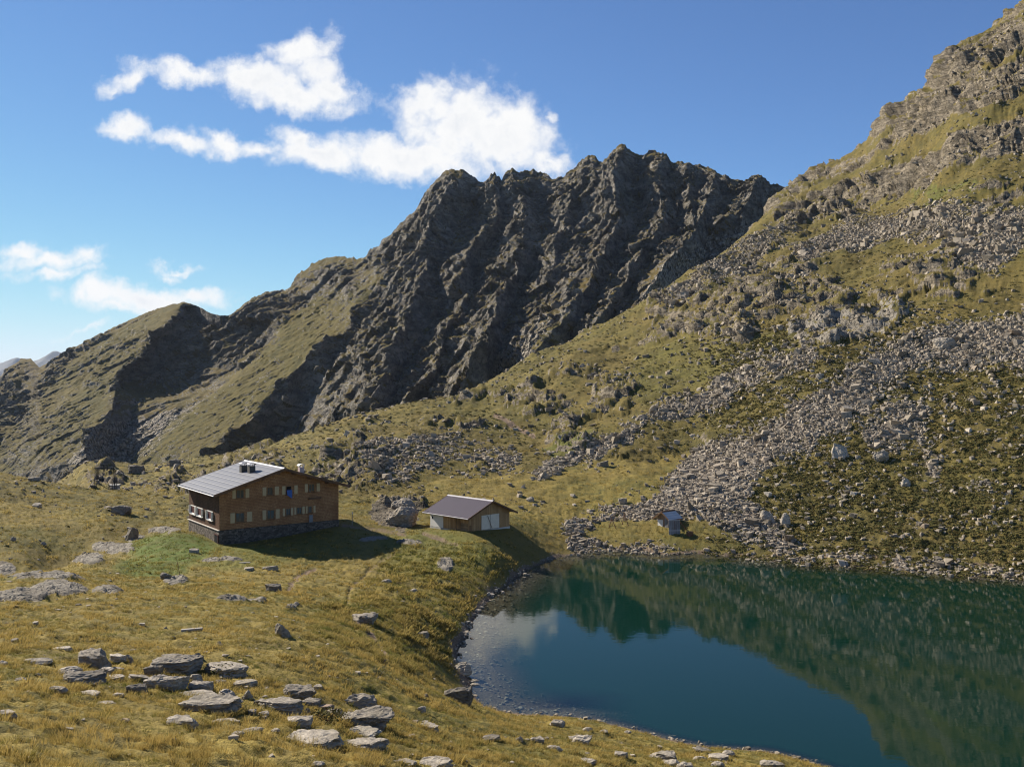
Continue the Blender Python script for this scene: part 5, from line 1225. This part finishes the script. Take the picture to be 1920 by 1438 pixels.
rocks_on(((AD < 118) & (AD > 20) & ~inside) * (.004 + .05 * sst(.12, .3, fbm2(AX, AD, 9., 3, 405))) + .12 * outc * (AD < 165), int(1500 * qn), .10, .5, T1, 'grass_stones', 'small stones peeping through the meadow grass', 2.6, (.3, .5))
log('scree')
# dwarf shrubs: low clumps of little leaf faces
def clump(seed, nleaf):
    g = np.random.default_rng(seed); V, Fq = [], []
    for k in range(nleaf):
        a, e = g.uniform(0, 6.28), math.asin(g.uniform(.05, 1)); r = g.uniform(.6, 1.0)
        c_ = np.array([math.cos(a) * math.cos(e) * r, math.sin(a) * math.cos(e) * r, math.sin(e) * r * .62]); n_ = c_ + g.normal(0, .45, 3); n_ /= np.linalg.norm(n_)
        u = np.cross(n_, g.normal(size=3)); u /= np.linalg.norm(u); w_ = np.cross(n_, u); s_ = g.uniform(.16, .3); i = len(V)
        V += [c_ - u * s_ - w_ * s_ * .5, c_ + u * s_ - w_ * s_ * .6, c_ + u * s_ * .7 + w_ * s_ * .7, c_ - u * s_ * .8 + w_ * s_ * .6]; Fq.append([i, i + 1, i + 2, i + 3])
    return np.array(V), np.array(Fq)
M_shrub, t = mat('dwarf shrub leaves'); tn, hu, hh, _ = t.attr('m1'); c = t.mix(tn, (0.098, 0.096, 0.030), (0.19, 0.155, 0.052)); c = t.mix(hu, c, (0.17, 0.115, 0.04)); t.out(c, .8, None, .1)
TS = [clump(1200 + k, 34) for k in range(6)]
wsh = np.clip(shrub - .1, 0, 1) * (AD > 118) * (1 - .75 * lefth) * (1 - np.clip(rkd * 3, 0, 1)) * (slope_r + .12) * sst(-.35, .15, fbm2(AX, AD + Z, 3.5, 2, 411))
pos, ci, ri = pick(wsh * LOD, int(52000 * qn)); k = free(pos, .6); pos = pos[k]; n = len(pos)
s = rng.uniform(.15, .42, n) * np.where(AD[ci[k], ri[k]] > 230, 1.3, 1); sc = np.stack([s * rng.uniform(.9, 1.6, n), s * rng.uniform(.8, 1.2, n), s * rng.uniform(.45, .8, n)], 1)
link('dwarf_shrubs', scatter_mesh('dwarf_shrubs', TS, pos, sc, rng.uniform(0, 6.28, n), np.stack([rng.random(n) ** 1.5, (rng.random(n) < .14) * rng.uniform(.3, 1, n)], 1), M_shrub), None, 'dark green dwarf shrubs covering the right slope and hollows', 'shrubs', None, 'stuff')
# two little shrubs growing between the foreground boulders
for px, py, r_, lab in ((420, 1272, .85, 'small dark green shrub growing on the broad pale slab'), (612, 1358, .8, 'small grey-green shrub left of the stacked boulders')):
    p_ = ground_px(px, py, 10) + Vector((0, .25, .25)); V_, F_ = clump(77 + px, 420); V_ = V_ * r_ * np.array([1, .8, .8]); V_ = np.concatenate([V_])
    A_ = np.zeros((len(V_), 4), np.float32); A_[:, 0] = np.repeat(np.random.default_rng(px).random(len(V_) // 4), 4); A_[:, 3] = 1
    c_ = np.repeat(V_.reshape(-1, 4, 3).mean(1), 4, 0); V_ = c_ + (V_ - c_) * .22
    o_ = thing('shrub', lab, 'shrub', p_ - Vector((0, 0, .15))); link('foliage', np_mesh('foliage', V_, F_, False, {'m1': A_}, [M_shrub]), o_)
    g_ = MB(); gr_ = np.random.default_rng(px)
    for k in range(9):
        a = gr_.uniform(0, 6.28); g_.beam((0, 0, -.1), (math.cos(a) * r_ * .7, math.sin(a) * r_ * .55, r_ * gr_.uniform(.25, .5)), .014, 4, .006)
    g_.build('stems', M_beam, o_)
# grass: tufts of bent blades, fine close by, coarser farther off
def tuft(seed, nb_, spread, wid, h=1.0, lean=.5):
    g = np.random.default_rng(seed); V, Fq = [], []
    for k in range(nb_):
        a = g.uniform(0, 6.28); r = spread * math.sqrt(g.random()); bx_, by_ = r * math.cos(a), r * math.sin(a); hh_ = h * g.uniform(.55, 1.0)
        l_ = lean * g.uniform(.3, 1.0); a2_ = a + g.normal(0, .7); dx, dy = math.cos(a2_) * l_ * hh_, math.sin(a2_) * l_ * hh_; wa = g.uniform(0, 6.28); wx_, wy_ = math.cos(wa) * wid, math.sin(wa) * wid; i = len(V)
        for u, ww in ((0, 1), (.5, .8), (.85, .45)):
            c_ = np.array([bx_ + dx * u * u, by_ + dy * u * u, hh_ * u * (1 - .25 * u * l_)]); V += [c_ - np.array([wx_, wy_, 0]) * ww, c_ + np.array([wx_, wy_, 0]) * ww]
        V += [np.array([bx_ + dx, by_ + dy, hh_ * (1 - .25 * l_)]) - np.array([wx_, wy_, 0]) * .08, np.array([bx_ + dx, by_ + dy, hh_ * (1 - .25 * l_)]) + np.array([wx_, wy_, 0]) * .08]
        Fq += [[i, i + 1, i + 3, i + 2], [i + 2, i + 3, i + 5, i + 4], [i + 4, i + 5, i + 7, i + 6]]
    return np.array(V), np.array(Fq)
M_grass, t = mat('alpine grass'); p = t.pos(); tn, hu, hh, _ = t.attr('m1')
c = t.mix(tn, (0.140, 0.128, 0.032), (0.40, 0.288, 0.088)); c = t.mix(t.math('MULTIPLY', hu, .8), c, (0.085, 0.115, 0.022)); c = t.mix(t.ramp(hh, .45, 1.0), c, t.mix(.5, c, (0.60, 0.47, 0.20)))
df = t.n('ShaderNodeBsdfDiffuse'); t.l(c, df.inputs[0]); tl_ = t.n('ShaderNodeBsdfTranslucent'); t.l(c, tl_.inputs[0]); mx = t.n('ShaderNodeMixShader'); mx.inputs[0].default_value = .42; t.l(df.outputs[0], mx.inputs[1]); t.l(tl_.outputs[0], mx.inputs[2]); o = t.n('ShaderNodeOutputMaterial'); t.l(mx.outputs[0], o.inputs[0])
def grass(nm, lab, lo, hi, n, temps, hr, extra=1.0, pw=1.7):
    w_ = ((AD > lo) & (AD < hi) & ~inside) * (1 - np.clip(rock * 1.3, 0, 1)) * (1 - np.clip(dirt * 1.2, 0, 1)) * (1 - np.clip(scree * 1.3, 0, 1)) * (sd > .7) * (lo * 1.3 / AD) ** pw * (.12 + .88 * sst(-.2, .2, fbm2(AX, AD, 1.6, 3, 421))) * (1 + 1.2 * tuss) * extra
    pos, ci, ri = pick(w_, n); k = free(pos, .1); pos = pos[k]; ci = ci[k]; ri = ri[k]; n = len(pos)
    pn = fbm2(pos[:, 0], pos[:, 1], 4.0, 3, 431); pn2 = fbm2(pos[:, 0], pos[:, 1], .9, 2, 435)
    hgt = rng.uniform(*hr, n) * (1 + .8 * pn2) * (1 + .45 * tuss[ci, ri]) * np.clip(1 + .8 * pn, .5, 1.5); sc = np.stack([hgt * rng.uniform(.7, 1.2, n)] * 2 + [hgt], 1)
    gd = gold[ci, ri]
    tone = np.stack([np.clip(.45 - .2 * sst(160, 230, AD[ci, ri]) + .35 * gd - .15 + .9 * pn + rng.normal(0, .34, n), 0, 1), np.clip(.75 * green[ci, ri] + sst(.02, .42, -pn - .6 * pn2) * .85 + .25 * tuss[ci, ri], 0, 1)], 1)
    pos[:, 2] -= .03
    return link(nm, scatter_mesh(nm, temps, pos, sc, rng.uniform(0, 6.28, n), tone, M_grass, tilt=np.stack([rng.normal(.22, .16, n), rng.normal(-.10, .16, n)], 1)), None, lab, 'grass', None, 'stuff')
TG = [tuft(1300 + k, 15, .35, .020, 1, .55) for k in range(8)]
TGm = [tuft(1340 + k, 11, .55, .045, 1, .6) for k in range(8)]
TGf = [tuft(1380 + k, 8, .8, .10, 1, .7) for k in range(6)]
grass('tall_grass', 'tall golden grass of the foreground meadow', 8, 46, int(34000 * qn), TG, (.13, .29))
grass('meadow_grass', 'short olive and golden grass of the middle meadow', 34, 100, int(60000 * qn), TGm, (.11, .25), pw=1.2)
grass('turf_tussocks', 'short tufted turf around the huts and on the left hill', 85, 430, int(75000 * qn), TGf, (.12, .30), (1 - .7 * slope_r) * (1 - .65 * sst(180, 240, AD)), .75)
# grass growing up against the foreground boulders
bp, bs = [], []
for o_ in list(scene.objects):
    if o_.get('category') in ('boulder', 'stone') and o_.type == 'MESH' and 20 < o_.location.y < 75:
        w_ = o_.dimensions.x if o_.dimensions.x > 0 else 1.0; xs = np.array([c[:] for c in o_.bound_box]); w_ = np.ptp(xs[:, 0]); d_ = np.ptp(xs[:, 1])
        for k in range(int(8 + 16 * w_)):
            a = rng.uniform(0, 6.28); x_ = o_.location.x + math.cos(a) * w_ * .5 * rng.uniform(.86, 1.15); y_ = o_.location.y + math.sin(a) * d_ * .5 * rng.uniform(.86, 1.15)
            bp.append((x_, y_, ground_xy(x_, y_) - .03)); bs.append(rng.uniform(.14, .30) * min(1.0, .55 + .3 * w_))
bp = np.array(bp); bs = np.array(bs); n = len(bp)
link('boulder_grass', scatter_mesh('boulder_grass', TG, bp, np.stack([bs, bs, bs], 1), rng.uniform(0, 6.28, n), np.stack([np.clip(rng.normal(.5, .3, n), 0, 1), np.clip(rng.normal(.25, .3, n), 0, 1)], 1), M_grass, tilt=np.stack([rng.normal(.2, .16, n), rng.normal(-.1, .16, n)], 1)), None, 'grass tufts growing up around the foreground boulders', 'grass', None, 'stuff')
log('vegetation')
